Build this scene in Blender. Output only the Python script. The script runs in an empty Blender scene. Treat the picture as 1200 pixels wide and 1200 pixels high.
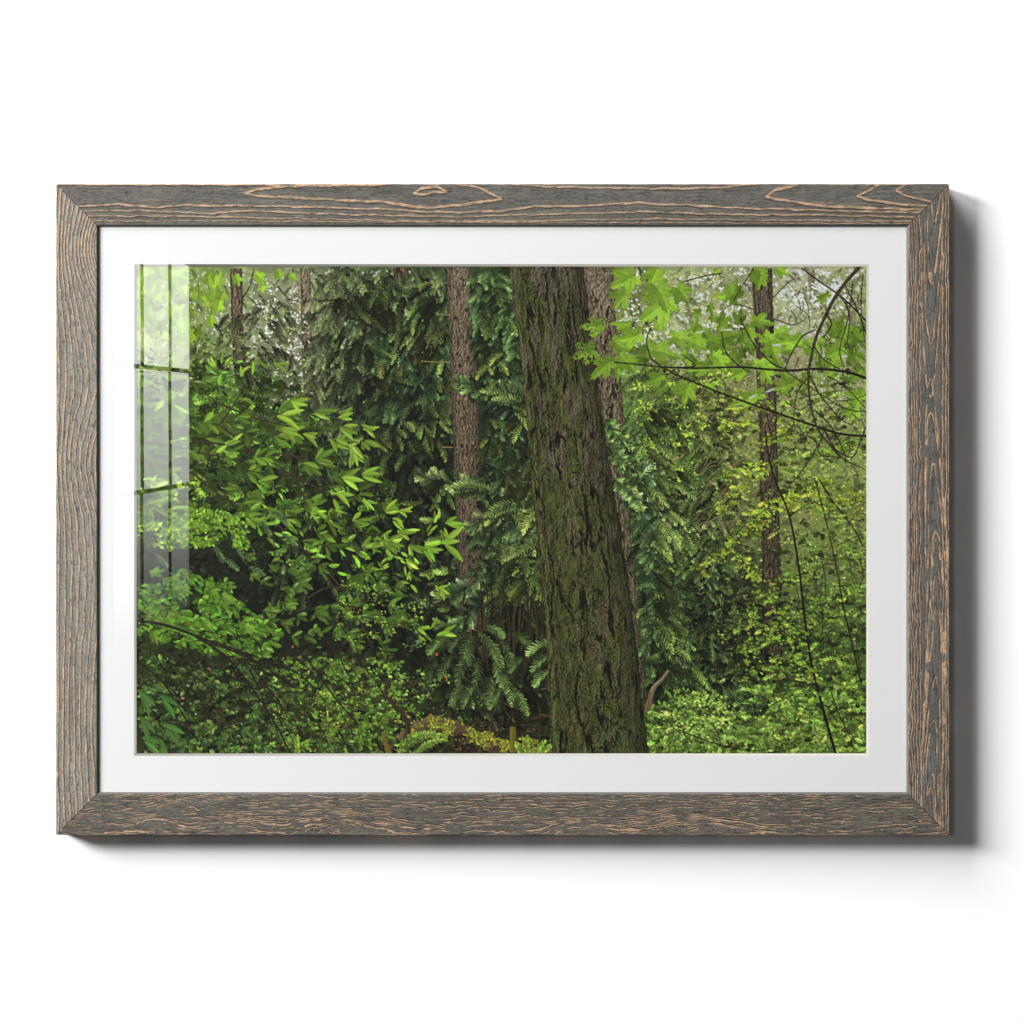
"""Framed woodland print on a white wall: weathered wooden frame, white mat, glazing and the printed picture."""
import bpy, math
import numpy as np
sc = bpy.context.scene
MM = .001
# ---------------------------------------------------------------- camera, world, lamps, exposure
CAM_D = 3.17
GLASS_Y = -0.0313
cam = bpy.data.objects.new('camera', bpy.data.cameras.new('camera'))
sc.collection.objects.link(cam); sc.camera = cam
cam.location = (0, -CAM_D, 0); cam.rotation_euler = (math.radians(90), 0, 0)
cam.data.sensor_fit = 'HORIZONTAL'; cam.data.sensor_width = 36
cam.data.lens = 36*(CAM_D-.034)/1.2
cam.data.clip_start = .05; cam.data.clip_end = 60
w = bpy.data.worlds.new('World'); sc.world = w; w.use_nodes = True
w.node_tree.nodes['Background'].inputs[0].default_value = (1, 1, 1, 1)
w.node_tree.nodes['Background'].inputs[1].default_value = .03
sc.view_settings.view_transform = 'Standard'; sc.view_settings.look = 'None'
sc.view_settings.exposure = 0; sc.view_settings.gamma = 1; sc.view_settings.use_curve_mapping = False

def aim(o, d):
    from mathutils import Vector
    o.rotation_euler = Vector(d).to_track_quat('-Z', 'Z').to_euler()

def lamp(name, direction, dist, sx, sy, watts, color=(1, 1, 1)):
    from mathutils import Vector
    l = bpy.data.lights.new(name, 'AREA'); l.shape = 'RECTANGLE'; l.size = sx; l.size_y = sy; l.energy = watts; l.color = color
    o = bpy.data.objects.new(name, l); sc.collection.objects.link(o)
    v = Vector(direction).normalized()
    o.location = v*dist; o.rotation_euler = v.to_track_quat('Z', 'Y').to_euler()
    return o
lamp('studio_lamp', (-1.55, -1, .62), 7.0, 3.0, 1.6, 840)
lamp('studio_lamp_high', (-1.45, -1, 2.0), 7.0, 3.0, 3.8, 535)
lamp('studio_lamp_right', (.75, -1, .1), 7.0, 4.5, 3.5, 12)

def window_panes():
    """the side window whose panes mirror in the glazing: three columns, three rows, on the room's left wall"""
    cols = [(7.255, 7.654), (7.708, 8.132), (8.187, 8.518)]
    rows = [(.748, .420, 15, 14), (.407, .061, 12.5, 9.5), (.048, -.36, 7.0, 0)]
    for a, b in cols:
        for top, bot, g0, g1 in rows:
            l = bpy.data.lights.new('window_pane', 'AREA'); l.shape = 'RECTANGLE'
            l.size = b-a; l.size_y = top-bot
            l.energy = math.pi*l.size*l.size_y
            o = bpy.data.objects.new('window_pane', l); sc.collection.objects.link(o)
            D = (a+b)/2; zc = (top+bot)/2+(D-7.6)*.038
            o.location = (-1.065+.0402*(D-7.6), 2*GLASS_Y-D+CAM_D, zc)
            from mathutils import Matrix, Vector
            ex = Vector((.0402, -1, .038)).normalized(); ez = Vector((-1, -.04, 0)).normalized(); ey = ez.cross(ex)
            o.rotation_euler = Matrix((ex, ey, ez)).transposed().to_euler()
            l.use_nodes = True; nt = l.node_tree
            em = nt.nodes['Emission']
            geo = nt.nodes.new('ShaderNodeNewGeometry'); sep = nt.nodes.new('ShaderNodeSeparateXYZ')
            nt.links.new(geo.outputs['Position'], sep.inputs[0])
            mr = nt.nodes.new('ShaderNodeMapRange'); mr.clamp = True
            mr.inputs[1].default_value = zc-l.size_y/2; mr.inputs[2].default_value = zc+l.size_y/2
            mr.inputs[3].default_value = g1; mr.inputs[4].default_value = g0
            nt.links.new(sep.outputs[2], mr.inputs[0]); nt.links.new(mr.outputs[0], em.inputs[1])
window_panes()

# ---------------------------------------------------------------- helpers
def P(px, py, h=0):
    """photo millimetres and height off the wall -> metres"""
    return ((px-600)*MM, -h*MM, (600-py)*MM)

def attr_mesh(name, co, quads, col, parent=None, mat=None, smooth=False):
    me = bpy.data.meshes.new(name)
    me.vertices.add(len(co)); me.vertices.foreach_set('co', np.ascontiguousarray(co, np.float32).ravel())
    me.loops.add(len(quads)*4); me.loops.foreach_set('vertex_index', np.ascontiguousarray(quads, np.int32).ravel())
    me.polygons.add(len(quads)); me.polygons.foreach_set('loop_start', np.arange(0, len(quads)*4, 4, dtype=np.int32))
    me.polygons.foreach_set('loop_total', np.full(len(quads), 4, np.int32))
    if smooth: me.polygons.foreach_set('use_smooth', np.ones(len(quads), bool))
    if col is not None:
        a = me.color_attributes.new('pigment', 'FLOAT_COLOR', 'POINT')
        c = np.ones((len(co), 4), np.float32); c[:, :3] = col
        a.data.foreach_set('color', c.ravel())
    me.update(); me.validate(clean_customdata=False)
    o = bpy.data.objects.new(name, me); sc.collection.objects.link(o)
    if parent: o.parent = parent
    if mat: me.materials.append(mat)
    return o

def grid_quads(nr, nc):
    i = np.arange(nr*nc, dtype=np.int32).reshape(nr, nc)
    return np.stack([i[:-1, :-1], i[1:, :-1], i[1:, 1:], i[:-1, 1:]], -1).reshape(-1, 4)

def lin(c):
    c = np.asarray(c, np.float32); return np.where(c < .04045, c/12.92, ((c+.055)/1.055)**2.4)

def pigment_mat(name, rough, spec, gain=1.0, bump=None):
    m = bpy.data.materials.new(name); m.use_nodes = True; nt = m.node_tree; b = nt.nodes['Principled BSDF']
    a = nt.nodes.new('ShaderNodeAttribute'); a.attribute_name = 'pigment'
    mx = nt.nodes.new('ShaderNodeVectorMath'); mx.operation = 'SCALE'; mx.inputs['Scale'].default_value = gain
    nt.links.new(a.outputs['Color'], mx.inputs[0]); nt.links.new(mx.outputs[0], b.inputs['Base Color'])
    b.inputs['Roughness'].default_value = rough; b.inputs['Specular IOR Level'].default_value = spec
    if bump:
        n = nt.nodes.new('ShaderNodeTexNoise'); n.inputs['Scale'].default_value = bump[0]; n.inputs['Detail'].default_value = 6
        bp = nt.nodes.new('ShaderNodeBump'); bp.inputs['Strength'].default_value = bump[1]; bp.inputs['Distance'].default_value = .0004
        tc = nt.nodes.new('ShaderNodeTexCoord'); nt.links.new(tc.outputs['Object'], n.inputs['Vector'])
        nt.links.new(n.outputs['Fac'], bp.inputs['Height']); nt.links.new(bp.outputs[0], b.inputs['Normal'])
    return m

def plain_mat(name, col, rough, spec=.3, bump=None, mottled=.02):
    m = bpy.data.materials.new(name); m.use_nodes = True; nt = m.node_tree; b = nt.nodes['Principled BSDF']
    n = nt.nodes.new('ShaderNodeTexNoise'); n.inputs['Scale'].default_value = 90; n.inputs['Detail'].default_value = 5
    tc = nt.nodes.new('ShaderNodeTexCoord'); nt.links.new(tc.outputs['Object'], n.inputs['Vector'])
    r = nt.nodes.new('ShaderNodeMix'); r.data_type = 'RGBA'
    r.inputs[6].default_value = tuple(v*(1-mottled) for v in col)+(1,); r.inputs[7].default_value = tuple(min(1, v*(1+mottled)) for v in col)+(1,)
    nt.links.new(n.outputs['Fac'], r.inputs[0]); nt.links.new(r.outputs[2], b.inputs['Base Color'])
    b.inputs['Roughness'].default_value = rough; b.inputs['Specular IOR Level'].default_value = spec
    if bump:
        n2 = nt.nodes.new('ShaderNodeTexNoise'); n2.inputs['Scale'].default_value = bump[0]; n2.inputs['Detail'].default_value = 8
        bp = nt.nodes.new('ShaderNodeBump'); bp.inputs['Strength'].default_value = bump[1]; bp.inputs['Distance'].default_value = .0005
        nt.links.new(tc.outputs['Object'], n2.inputs['Vector']); nt.links.new(n2.outputs['Fac'], bp.inputs['Height']); nt.links.new(bp.outputs[0], b.inputs['Normal'])
    return m
# ---------------------------------------------------------------- painter: the printed artwork, drawn leaf by leaf
S = 3.0                                  # canvas cells per millimetre
PX0, PY0, PX1, PY1 = 157.0, 309.0, 1019.0, 886.0
CW, CH = int((PX1-PX0)*S), int((PY1-PY0)*S)
rng = np.random.default_rng(7)
_T = np.random.default_rng(3).random((256, 256)).astype(np.float32)

def vnoise(x, y, seed=0):
    x = x + seed*17.31; y = y + seed*9.77
    xi = np.floor(x).astype(np.int32); yi = np.floor(y).astype(np.int32)
    fx = (x-xi).astype(np.float32); fy = (y-yi).astype(np.float32)
    fx = fx*fx*(3-2*fx); fy = fy*fy*(3-2*fy)
    a = _T[yi & 255, xi & 255]; b = _T[yi & 255, (xi+1) & 255]
    c = _T[(yi+1) & 255, xi & 255]; d = _T[(yi+1) & 255, (xi+1) & 255]
    return (a+(b-a)*fx)*(1-fy)+(c+(d-c)*fx)*fy

def fbm(x, y, o=4, seed=0, gain=0.5):
    s = 0; a = 1; t = 0
    for k in range(o):
        s = s+a*vnoise(x*2**k, y*2**k, seed+k*3); t += a; a *= gain
    return s/t

def sm(a, b, x):
    t = np.clip((x-a)/(b-a), 0, 1); return t*t*(3-2*t)

def box1(a, r, ax):
    if r < 1: return a
    p = [(0, 0)]*a.ndim; p[ax] = (r+1, r)
    c = np.cumsum(np.pad(a, p, mode='edge'), axis=ax, dtype=np.float64)
    n = a.shape[ax]
    return ((np.take(c, range(2*r+1, 2*r+1+n), ax)-np.take(c, range(0, n), ax))/(2*r+1)).astype(np.float32)

def blur(a, r):
    for _ in range(2):
        a = box1(box1(a, r, 0), r, 1)
    return a

BX = np.linspace(158, 1018, 13); BY = np.linspace(312, 884, 9)
BG = [
"150,185,90 120,160,60 115,135,95 120,140,105 85,110,72 70,92,60 48,78,40 70,70,50 120,150,80 150,180,110 130,140,110 165,172,155 110,130,80",
"150,180,110 110,140,70 115,130,100 115,130,105 60,90,60 46,72,48 42,70,40 50,60,40 130,150,100 150,175,110 125,140,90 165,178,145 115,145,75",
"110,150,50 90,130,40 78,100,62 85,98,72 45,68,46 36,56,36 45,75,45 50,60,40 95,135,62 108,148,62 112,122,76 135,160,90 120,150,70",
"75,115,38 75,112,35 48,72,35 42,62,38 34,52,34 28,42,28 40,62,40 40,50,30 72,112,60 95,142,58 105,120,66 118,155,60 120,160,70",
"62,85,36 45,62,32 36,54,28 32,48,28 30,46,28 30,42,28 42,62,38 40,50,30 56,86,48 66,98,52 88,104,56 115,150,55 108,148,58",
"45,52,34 34,40,28 30,38,25 30,42,26 32,46,28 32,40,28 34,50,32 40,50,30 46,72,42 42,64,40 72,92,46 105,142,52 98,140,52",
"55,75,34 45,62,30 28,34,22 30,38,24 32,42,26 30,44,28 22,28,18 30,40,20 44,70,40 28,42,26 36,50,28 66,98,42 76,118,48",
"44,64,30 38,50,28 42,48,30 52,66,32 48,62,30 38,54,28 34,38,26 30,40,20 50,68,36 44,64,32 46,66,32 66,98,40 72,110,44",
"48,68,30 46,58,32 54,74,32 62,88,34 56,76,32 60,66,28 46,40,28 40,40,20 80,118,44 86,130,46 82,120,46 84,126,48 76,114,44"]
BG = np.array([[[float(v) for v in c.split(',')] for c in r.split()] for r in BG], np.float32)/255

def bgcol(x, y):
    gx = np.clip((np.asarray(x, np.float32)-158)/(860/12), 0, 11.999); gy = np.clip((np.asarray(y, np.float32)-312)/(572/8), 0, 7.999)
    i = gx.astype(int); j = gy.astype(int); fx = (gx-i)[..., None]; fy = (gy-j)[..., None]
    return (BG[j, i]*(1-fx)+BG[j, i+1]*fx)*(1-fy)+(BG[j+1, i]*(1-fx)+BG[j+1, i+1]*fx)*fy

img = None

def put(px, py, col):
    i = ((py-PY0)*S).astype(np.int32); j = ((px-PX0)*S).astype(np.int32)
    m = (i >= 0) & (i < CH) & (j >= 0) & (j < CW)
    img[i[m], j[m]] = col[m]

def leaves(x, y, ang, L, W, col, curv=0.0, kind='leaf', gloss=0.0, vein=0.07, asp=0.0):
    """paint N leaves; every argument an array or a number, millimetres and radians"""
    x = np.asarray(x, np.float32); N = len(x)
    f = lambda v: np.broadcast_to(np.asarray(v, np.float32), (N,))
    y, ang, L, W, curv, gloss = f(y), f(ang), f(L), f(W), f(curv), f(gloss)
    col = np.broadcast_to(np.asarray(col, np.float32), (N, 3))
    side = f(rng.choice([-1., 1.], N)); hl = f(rng.random(N)); gl = f(rng.random(N))
    keep = (x > PX0-40) & (x < PX1+40) & (y > PY0-40) & (y < PY1+40)
    if not keep.all():
        x, y, ang, L, W, curv, gloss, col, side, hl, gl = [a[keep] for a in (x, y, ang, L, W, curv, gloss, col, side, hl, gl)]
        N = len(x)
    CHK = 600
    for k in range(0, N, CHK):
        sl = slice(k, k+CHK)
        l, w = L[sl], W[sl]
        nu = max(3, int(l.max()*S*1.35)+2); nv = max(3, int(w.max()*S*1.35)+2)
        u = np.linspace(0, 1, nu, dtype=np.float32)[None, :, None]
        v = np.linspace(-1, 1, nv, dtype=np.float32)[None, None, :]
        if kind == 'leaf': pr = np.clip(np.sin(np.pi*u**0.85), 0, 1)**0.8
        elif kind == 'obov': pr = np.clip(np.sin(np.pi*u**1.5), 0, 1)**0.75
        elif kind == 'needle': pr = (1-u)**0.4*np.minimum(1, u*6+.3)
        elif kind == 'lobe': pr = np.clip(np.sin(np.pi*u**0.7), 0, 1)**0.7*(0.62+0.38*np.abs(np.sin(u*np.pi*3.5)))
        elif kind == 'blob': pr = np.sqrt(np.clip(1-(2*u-1)**2, 0, 1))
        e = lambda a: a[sl][:, None, None]
        th = e(ang)+e(curv)*u
        # curved midline: integrate approx
        cx = e(L)*u*np.cos(e(ang)+e(curv)*u*.5); cy = e(L)*u*np.sin(e(ang)+e(curv)*u*.5)
        off = e(W)*.5*pr*v
        px = e(x)+cx-np.sin(th)*off; py = e(y)+cy+np.cos(th)*off
        sh = 1+0.09*np.sign(v)*e(side)*(0.4+0.6*e(hl)) - 0.10*np.abs(v)**3 + vein*(np.abs(v) < .14)*(u < .92) + 0.10*(u-.5)
        g = e(gloss)*np.exp(-((u-.3-.4*e(gl))**2)*18-((v*e(side)-.45)**2)*6)
        sh, g = np.broadcast_arrays(sh, g)
        c = e_col(col[sl])*sh[..., None]
        c = c*(1-g[..., None])+g[..., None]*np.array([.80, .88, .84], np.float32)
        put(px.ravel(), py.ravel(), c.reshape(-1, 3))

def e_col(c): return c[:, None, None, :]

def jit(col, n, s=0.12, h=0.04):
    c = np.broadcast_to(np.asarray(col, np.float32), (n, 3)).copy()
    c *= np.exp(rng.normal(0, s, (n, 1))); c *= np.exp(rng.normal(0, h, (n, 3)))
    return np.clip(c, 0, 1)

def fronds(x, y, ang, L, n, pl, pw, col, curve=0.4, spread=1.0, droop=0.0, tip=0.25, kind='needle', pcurv=0.0, axis=None):
    """conifer sprays and ferns: a curved axis with paired leaflets"""
    x = np.asarray(x, np.float32); N = len(x)
    f = lambda v: np.broadcast_to(np.asarray(v, np.float32), (N,))
    y, ang, L, pl, pw, curve = f(y), f(ang), f(L), f(pl), f(pw), f(curve)
    col = np.broadcast_to(np.asarray(col, np.float32), (N, 3))
    u = (np.arange(n, dtype=np.float32)+.5)/n
    U = u[None, :, None]*np.ones((N, 1, 2), np.float32)
    sd = np.array([-1, 1], np.float32)[None, None, :]
    a = ang[:, None, None]+curve[:, None, None]*U
    am = ang[:, None, None]+curve[:, None, None]*U*.5
    px = x[:, None, None]+L[:, None, None]*U*np.cos(am); py = y[:, None, None]+L[:, None, None]*U*np.sin(am)
    la = a+sd*spread*(1-.35*U)+rng.normal(0, .10, U.shape)
    la = la+droop*np.cos(la)
    ll = pl[:, None, None]*(np.sin(np.pi*(U*.86+.12))**.7)*np.exp(rng.normal(0, .12, U.shape))
    br = (1+tip*(U-.5))*np.exp(rng.normal(0, .12, U.shape))*(1+0.12*sd*np.where(rng.random((N, 1, 1)) < .5, -1, 1))
    cc = col[:, None, None, :]*br[..., None]
    if axis is not None:
        leaves(x, y, ang, L, axis, col*.7, curv=curve, kind='needle', vein=0)
    leaves(px.ravel(), py.ravel(), la.ravel(), ll.ravel(), (pw[:, None, None]*np.ones_like(U)).ravel(), np.clip(cc.reshape(-1, 3), 0, 1), curv=pcurv, kind=kind, vein=.05)

def line(pts, w0, w1, col, rough=.15, hi=0.35):
    """a twig or stem through the points, tapering w0 to w1"""
    P = np.array(pts, np.float32); n = len(P)
    t = np.linspace(0, n-1, max(8, int(np.abs(np.diff(P, axis=0)).sum()*S*1.6)))
    i = np.clip(t.astype(int), 0, n-2); f = (t-i)[:, None]
    p0 = P[np.clip(i-1, 0, n-1)]; p1 = P[i]; p2 = P[i+1]; p3 = P[np.clip(i+2, 0, n-1)]
    q = .5*((2*p1)+(-p0+p2)*f+(2*p0-5*p1+4*p2-p3)*f*f+(-p0+3*p1-3*p2+p3)*f**3)
    d = np.gradient(q, axis=0); d /= np.linalg.norm(d, axis=1, keepdims=True)+1e-6
    s = np.linspace(0, 1, len(q)); w = (w0+(w1-w0)*s)*(1+rough*(vnoise(s*len(q)/9, s*0, int(rng.integers(99)))-.5)*2)
    nv = max(3, int(max(w0, w1)*S*1.6)+1); v = np.linspace(-1, 1, nv)[None, :]
    px = q[:, :1]-d[:, 1:]*v*w[:, None]*.5; py = q[:, 1:]+d[:, :1]*v*w[:, None]*.5
    nx = -d[:, 1:]*v; ny = d[:, :1]*v
    sh = 1+hi*(-.5*nx-.8*ny)+.2*(vnoise(np.broadcast_to(s[:, None]*len(q)/4, px.shape), v*3+0*px, 5)-.5)
    c = np.asarray(col, np.float32)/255*sh[..., None]
    put(px.ravel(), py.ravel(), np.clip(c.reshape(-1, 3), 0, 1).astype(np.float32))

def maple(x, y, ang, R, sq, rot2, col, hole=0.0):
    """a lobed leaf: polar outline with five toothed lobes, seen obliquely (sq = foreshortening)"""
    nr = int(R*S*1.5)+3; nt = int(R*S*2*np.pi*1.2)+12
    r = np.linspace(0, 1, nr)[:, None]; th = np.linspace(-np.pi, np.pi, nt)[None, :]
    lob = np.array([0, .95, -.95, 1.9, -1.9]); ll = np.array([1, .92, .92, .62, .62])*(1+rng.normal(0, .06, 5)); lw = .56
    prof = np.full(nt, .36)
    for a, l in zip(lob, ll):
        d = np.abs(th[0]-a)
        prof = np.maximum(prof, l*np.clip(1-(d/lw)**1.5*.66, 0, 1)*(d < lw*1.2))
    teeth = np.abs(((th[0]*5.2+rng.random()) % 1)-.5)*2
    prof = prof*(.89+.13*teeth*(prof > .42))
    prof = np.where(np.abs(th[0]) > 2.75, .12, prof)
    rr = r*prof[None, :]*R
    lx = rr*np.cos(th)+.05*R; ly = rr*np.sin(th)
    fold = 1-.10*np.sign(ly)
    ly = ly*sq
    ly = ly+.10*lx*np.sin(lx/R*2+rot2)
    ca, sa = math.cos(ang), math.sin(ang)
    px = x+lx*ca-ly*sa; py = y+lx*sa+ly*ca
    vein = np.zeros_like(rr)
    for a in lob:
        da = np.abs(th-a)
        vein = np.maximum(vein, (rr*np.sin(np.minimum(da, 1.5)) < .028*R+.12)*(da < 1)*1.0)
    sec = np.abs(((rr/R*7+np.abs(th)*1.5) % 1)-.5) < .06
    n = fbm(px/5, py/5, 2, 4)
    sh = fold*(1+.20*(n-.5))*(1-.10*vein+.05*sec)*(1-.12*(r > .93))
    c = np.asarray(col, np.float32)*sh[..., None]
    pale = sm(.62, .8, vnoise(px/R*1.8, py/R*1.8, int(x)))[..., None]*.12
    c = c*(1-pale)+pale*np.array([.8, .92, .6])
    if hole:
        m = (vnoise(px/1.6, py/1.6, int(y)) < .80-hole*.2)
        px, py, c = px[m], py[m], c[m]
    put(px.ravel(), py.ravel(), np.clip(c.reshape(-1, 3), 0, 1).astype(np.float32))

def spread_pts(n, x0, x1, y0, y1, dens=None):
    x = rng.uniform(x0, x1, n); y = rng.uniform(y0, y1, n)
    if dens is not None:
        m = rng.random(n) < dens(x, y); x, y = x[m], y[m]
    return x.astype(np.float32), y.astype(np.float32)

def inpoly(x, y, poly):
    P = np.array(poly, float); c = np.zeros(np.shape(x), bool); j = len(P)-1
    for i in range(len(P)):
        xi, yi = P[i]; xj, yj = P[j]
        c ^= ((yi > y) != (yj > y)) & (x < (xj-xi)*(y-yi)/(yj-yi+1e-9)+xi); j = i
    return c

def trunk(L, R, c_top, c_bot, fiss, scale, moss=0.0, mossc=(96, 100, 48), edge=.45, fade=None, seed=0, hi=None, lean=0.0):
    """bark between the left and right outlines L and R (lists of x,y)"""
    L = np.array(L, float); R = np.array(R, float)
    y0, y1 = L[0, 1], L[-1, 1]
    xa = min(L[:, 0].min(), R[:, 0].min())-3; xb = max(L[:, 0].max(), R[:, 0].max())+3
    i0, i1 = max(0, int((y0-PY0)*S)), min(CH, int((y1-PY0)*S)); j0, j1 = max(0, int((xa-PX0)*S)), min(CW, int((xb-PX0)*S))
    Y, X = np.mgrid[i0:i1, j0:j1].astype(np.float32); Y = Y/S+PY0; X = X/S+PX0
    wob = (vnoise(Y/7, Y*0, seed+1)-.5)*1.2*min(1, scale)
    xl = np.interp(Y, L[:, 1], L[:, 0])+wob+(vnoise(Y/2.2, Y*0, seed+8)-.5)*1.5*scale; xr = np.interp(Y, R[:, 1], R[:, 0])+(vnoise(Y/6, Y*0+4, seed+2)-.5)*1.4*min(1, scale)+(vnoise(Y/2.6, Y*0, seed+9)-.5)*1.7*scale
    t = (X-xl)/(xr-xl)*2-1; m = np.abs(t) < 1
    wd = float(np.interp((y0+y1)/2, R[:, 1], R[:, 0])-np.interp((y0+y1)/2, L[:, 1], L[:, 0]))
    tc = np.clip(t, -.999, .999); th = np.arcsin(tc)*wd/2.2+lean*(Y-y0)*.12
    wx = (fbm(th/7/scale, Y/22/scale, 4, seed+5, .6)-.5)*8*scale+(fbm(th/1.5, Y/2.5, 2, seed+7)-.5)*1.6*scale; wy = (fbm(th/6/scale, Y/16/scale, 3, seed+6)-.5)*12*scale
    A = (th+wx)/(5.0*scale); B = (Y+wy)/(52*scale)
    r1 = 1-np.abs(fbm(A, B, 2, seed+11)*2-1)*2.0
    r2 = 1-np.abs(fbm(A*2.1, B*2.3, 3, seed+12)*2-1)*2.0
    f1 = sm(.66, .97, r1)*sm(.30, .52, fbm(th/6/scale, Y/14/scale, 3, seed+13)); f3 = sm(.80, 1.0, 1-np.abs(fbm((th+wx*1.5)/(11*scale)+Y/60, (Y+wy*1.6)/(8*scale), 3, seed+18)*2-1)*2.0)*sm(.45, .6, fbm(th/7/scale, Y/10/scale, 2, seed+19)); f2 = sm(.62, 1.0, r2)*sm(.35, .6, fbm(th/3/scale, Y/5/scale, 2, seed+16))
    fine = fbm(th/.8, Y/1.5, 3, seed+14); med = fbm(th/3/scale, Y/7/scale, 3, seed+15)
    f1 = np.maximum(f1, .75*f3); H = -2.4*f1-1.2*f2+1.9*fine+2.2*med+2.0*fbm(A*1.3, B*2.2, 3, seed+17)
    gx = np.gradient(H, axis=1)*S; gy = np.gradient(H, axis=0)*S
    rel = np.clip(-gx*.28-gy*.16, -.55, .60)
    ct = np.array(c_top, np.float32)/255; cb = np.array(c_bot, np.float32)/255
    fy = ((Y-y0)/(y1-y0))[..., None]
    col = ct*(1-fy)+cb*fy
    if moss:
        mm = sm(.40, .60, fbm(th/13, Y/30, 3, seed+20)+moss*.25*(fy[..., 0]-.35)+.13*(1-2*np.abs(tc+.75))*(tc < -.3))[..., None]*min(1, moss)
        col = col*(1-mm)+mm*np.array(mossc, np.float32)/255*(.9+.35*(fine[..., None]-.5))
        bm = sm(.55, .75, fbm(th/6, Y/14, 3, seed+24))[..., None]*sm(.82, .95, fy)
        col = col*(1-bm)+bm*np.array([80, 104, 66], np.float32)/255
    red = sm(.55, .72, fbm(th/5/scale, Y/12/scale, 2, seed+22))[..., None]*(.22 if moss else .06)
    col = col*(1-red)+red*np.array([88, 62, 46], np.float32)/255*(col.mean(-1, keepdims=True)/.30)
    limb = 1-edge*np.abs(tc)**3+.10*(1-tc)*.5
    if hi: limb = limb+hi*np.exp(-((tc+.93)/.12)**2)
    col = col*((.62+.50*med+.35*(fine-.5)+rel)*limb)[..., None]
    dark = np.clip(f1*fiss+f2*fiss*.45, 0, .93)[..., None]
    col = col*(1-dark)+dark*np.array([20, 15, 11], np.float32)/255
    reg = img[i0:i1, j0:j1]
    a = m.astype(np.float32)[..., None]
    if fade is not None:
        a = a*(np.interp(Y, fade[0], fade[1])[..., None] > fbm(X/3, Y/3, 3, seed+30)[..., None])
    reg[:] = reg*(1-a)+np.clip(col, 0, 1)*a

D = math.radians

def holes(poly, n, col, r0, r1, s=.1):
    P = np.array(poly); x, y = spread_pts(n, P[:, 0].min(), P[:, 0].max(), P[:, 1].min(), P[:, 1].max(), lambda a, b: inpoly(a, b, poly) & (fbm(a/9, b/7, 2, 77) > .5))
    k = len(x)
    leaves(x, y, rng.uniform(0, 6.28, k), rng.uniform(r0, r1, k), rng.uniform(r0*.5, r1*.7, k), jit(np.array(col)/255, k, s, .02), kind='lobe', vein=0)

def shrub(x, y, ang, n, L, W, col, kind='obov', gloss=.25, jitpos=1.5, spreadang=2.4, hgt=.55):
    """whorls of leaves round twig ends"""
    x = np.asarray(x, np.float32); N = len(x)
    for k in range(n):
        a = np.asarray(ang)+spreadang*((k+.5)/n*2-1)*(1 if k % 2 else -1)*.5*2*.5+rng.normal(0, .28, N)
        ll = np.asarray(L)*np.exp(rng.normal(0, .18, N))*(1-.25*np.abs(k/n-.5))
        fl = np.abs(np.cos(a))*(1-hgt)+hgt
        d = .70+.34*k/n
        leaves(x+rng.normal(0, jitpos, N), y+rng.normal(0, jitpos, N), a, ll*fl, np.asarray(W)*np.exp(rng.normal(0, .2, N)), jit(np.asarray(col)*d, N, .12, .04), curv=rng.normal(.25, .35, N)*np.sign(np.cos(a)), kind=kind, gloss=np.where(rng.random(N) < gloss, rng.uniform(.2, .7, N), 0))
def n_(c): return np.array(c, np.float32)/255

def needle_mass(poly, n, gain, L=(10, 24), dirs=(25, 155), pl=4.5, pw=.8, k=11, add=(0, 0, 0), s=.22, curve=.5, thr=None, seed=0):
    P = np.array(poly)
    x, y = spread_pts(n, P[:, 0].min(), P[:, 0].max(), P[:, 1].min(), P[:, 1].max(), lambda a, b: inpoly(a, b, poly) & (fbm(a/22, b/16, 2, 40+seed) > (thr or 0)))
    N = len(x)
    a = np.where(fbm(x/30, y/24, 2, 120+seed)+rng.normal(0, .05, N) < .5, rng.normal(D(dirs[0]+12), .22, N), rng.normal(D(dirs[1]-12), .22, N))
    loc = bgcol(x, y)
    lum = np.exp(rng.normal(0, s, N))*(.42+1.05*sm(.30, .75, fbm(x/13, y/9, 2, 50+seed)))
    c = np.clip((loc*gain+np.array(add)/255)*lum[:, None]*np.array([.95, 1.0, .84]), 0, 1)
    g_ = c.mean(1, keepdims=True); c = g_+(c-g_)*.74
    m = c.mean(1, keepdims=True); c = c*np.where(m > .30, (.30+(m-.30)*.35)/m, 1)
    o = np.argsort(lum+rng.normal(0, .12, N)); x, y, a, c = x[o], y[o], a[o], c[o]
    k = max(5, int((L[0]+L[1])*1.25/2/2.1)); pl = pl*1.15; pw = pw*.95; L = (L[0]*1.25, L[1]*1.25)
    fronds(x, y, a, rng.uniform(L[0], L[1], N), k, pl*np.exp(rng.normal(0, .15, N)), pw, c, curve=np.where(np.cos(a) > 0, curve, -curve), spread=.70, droop=.0, tip=.8, axis=.5)

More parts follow.
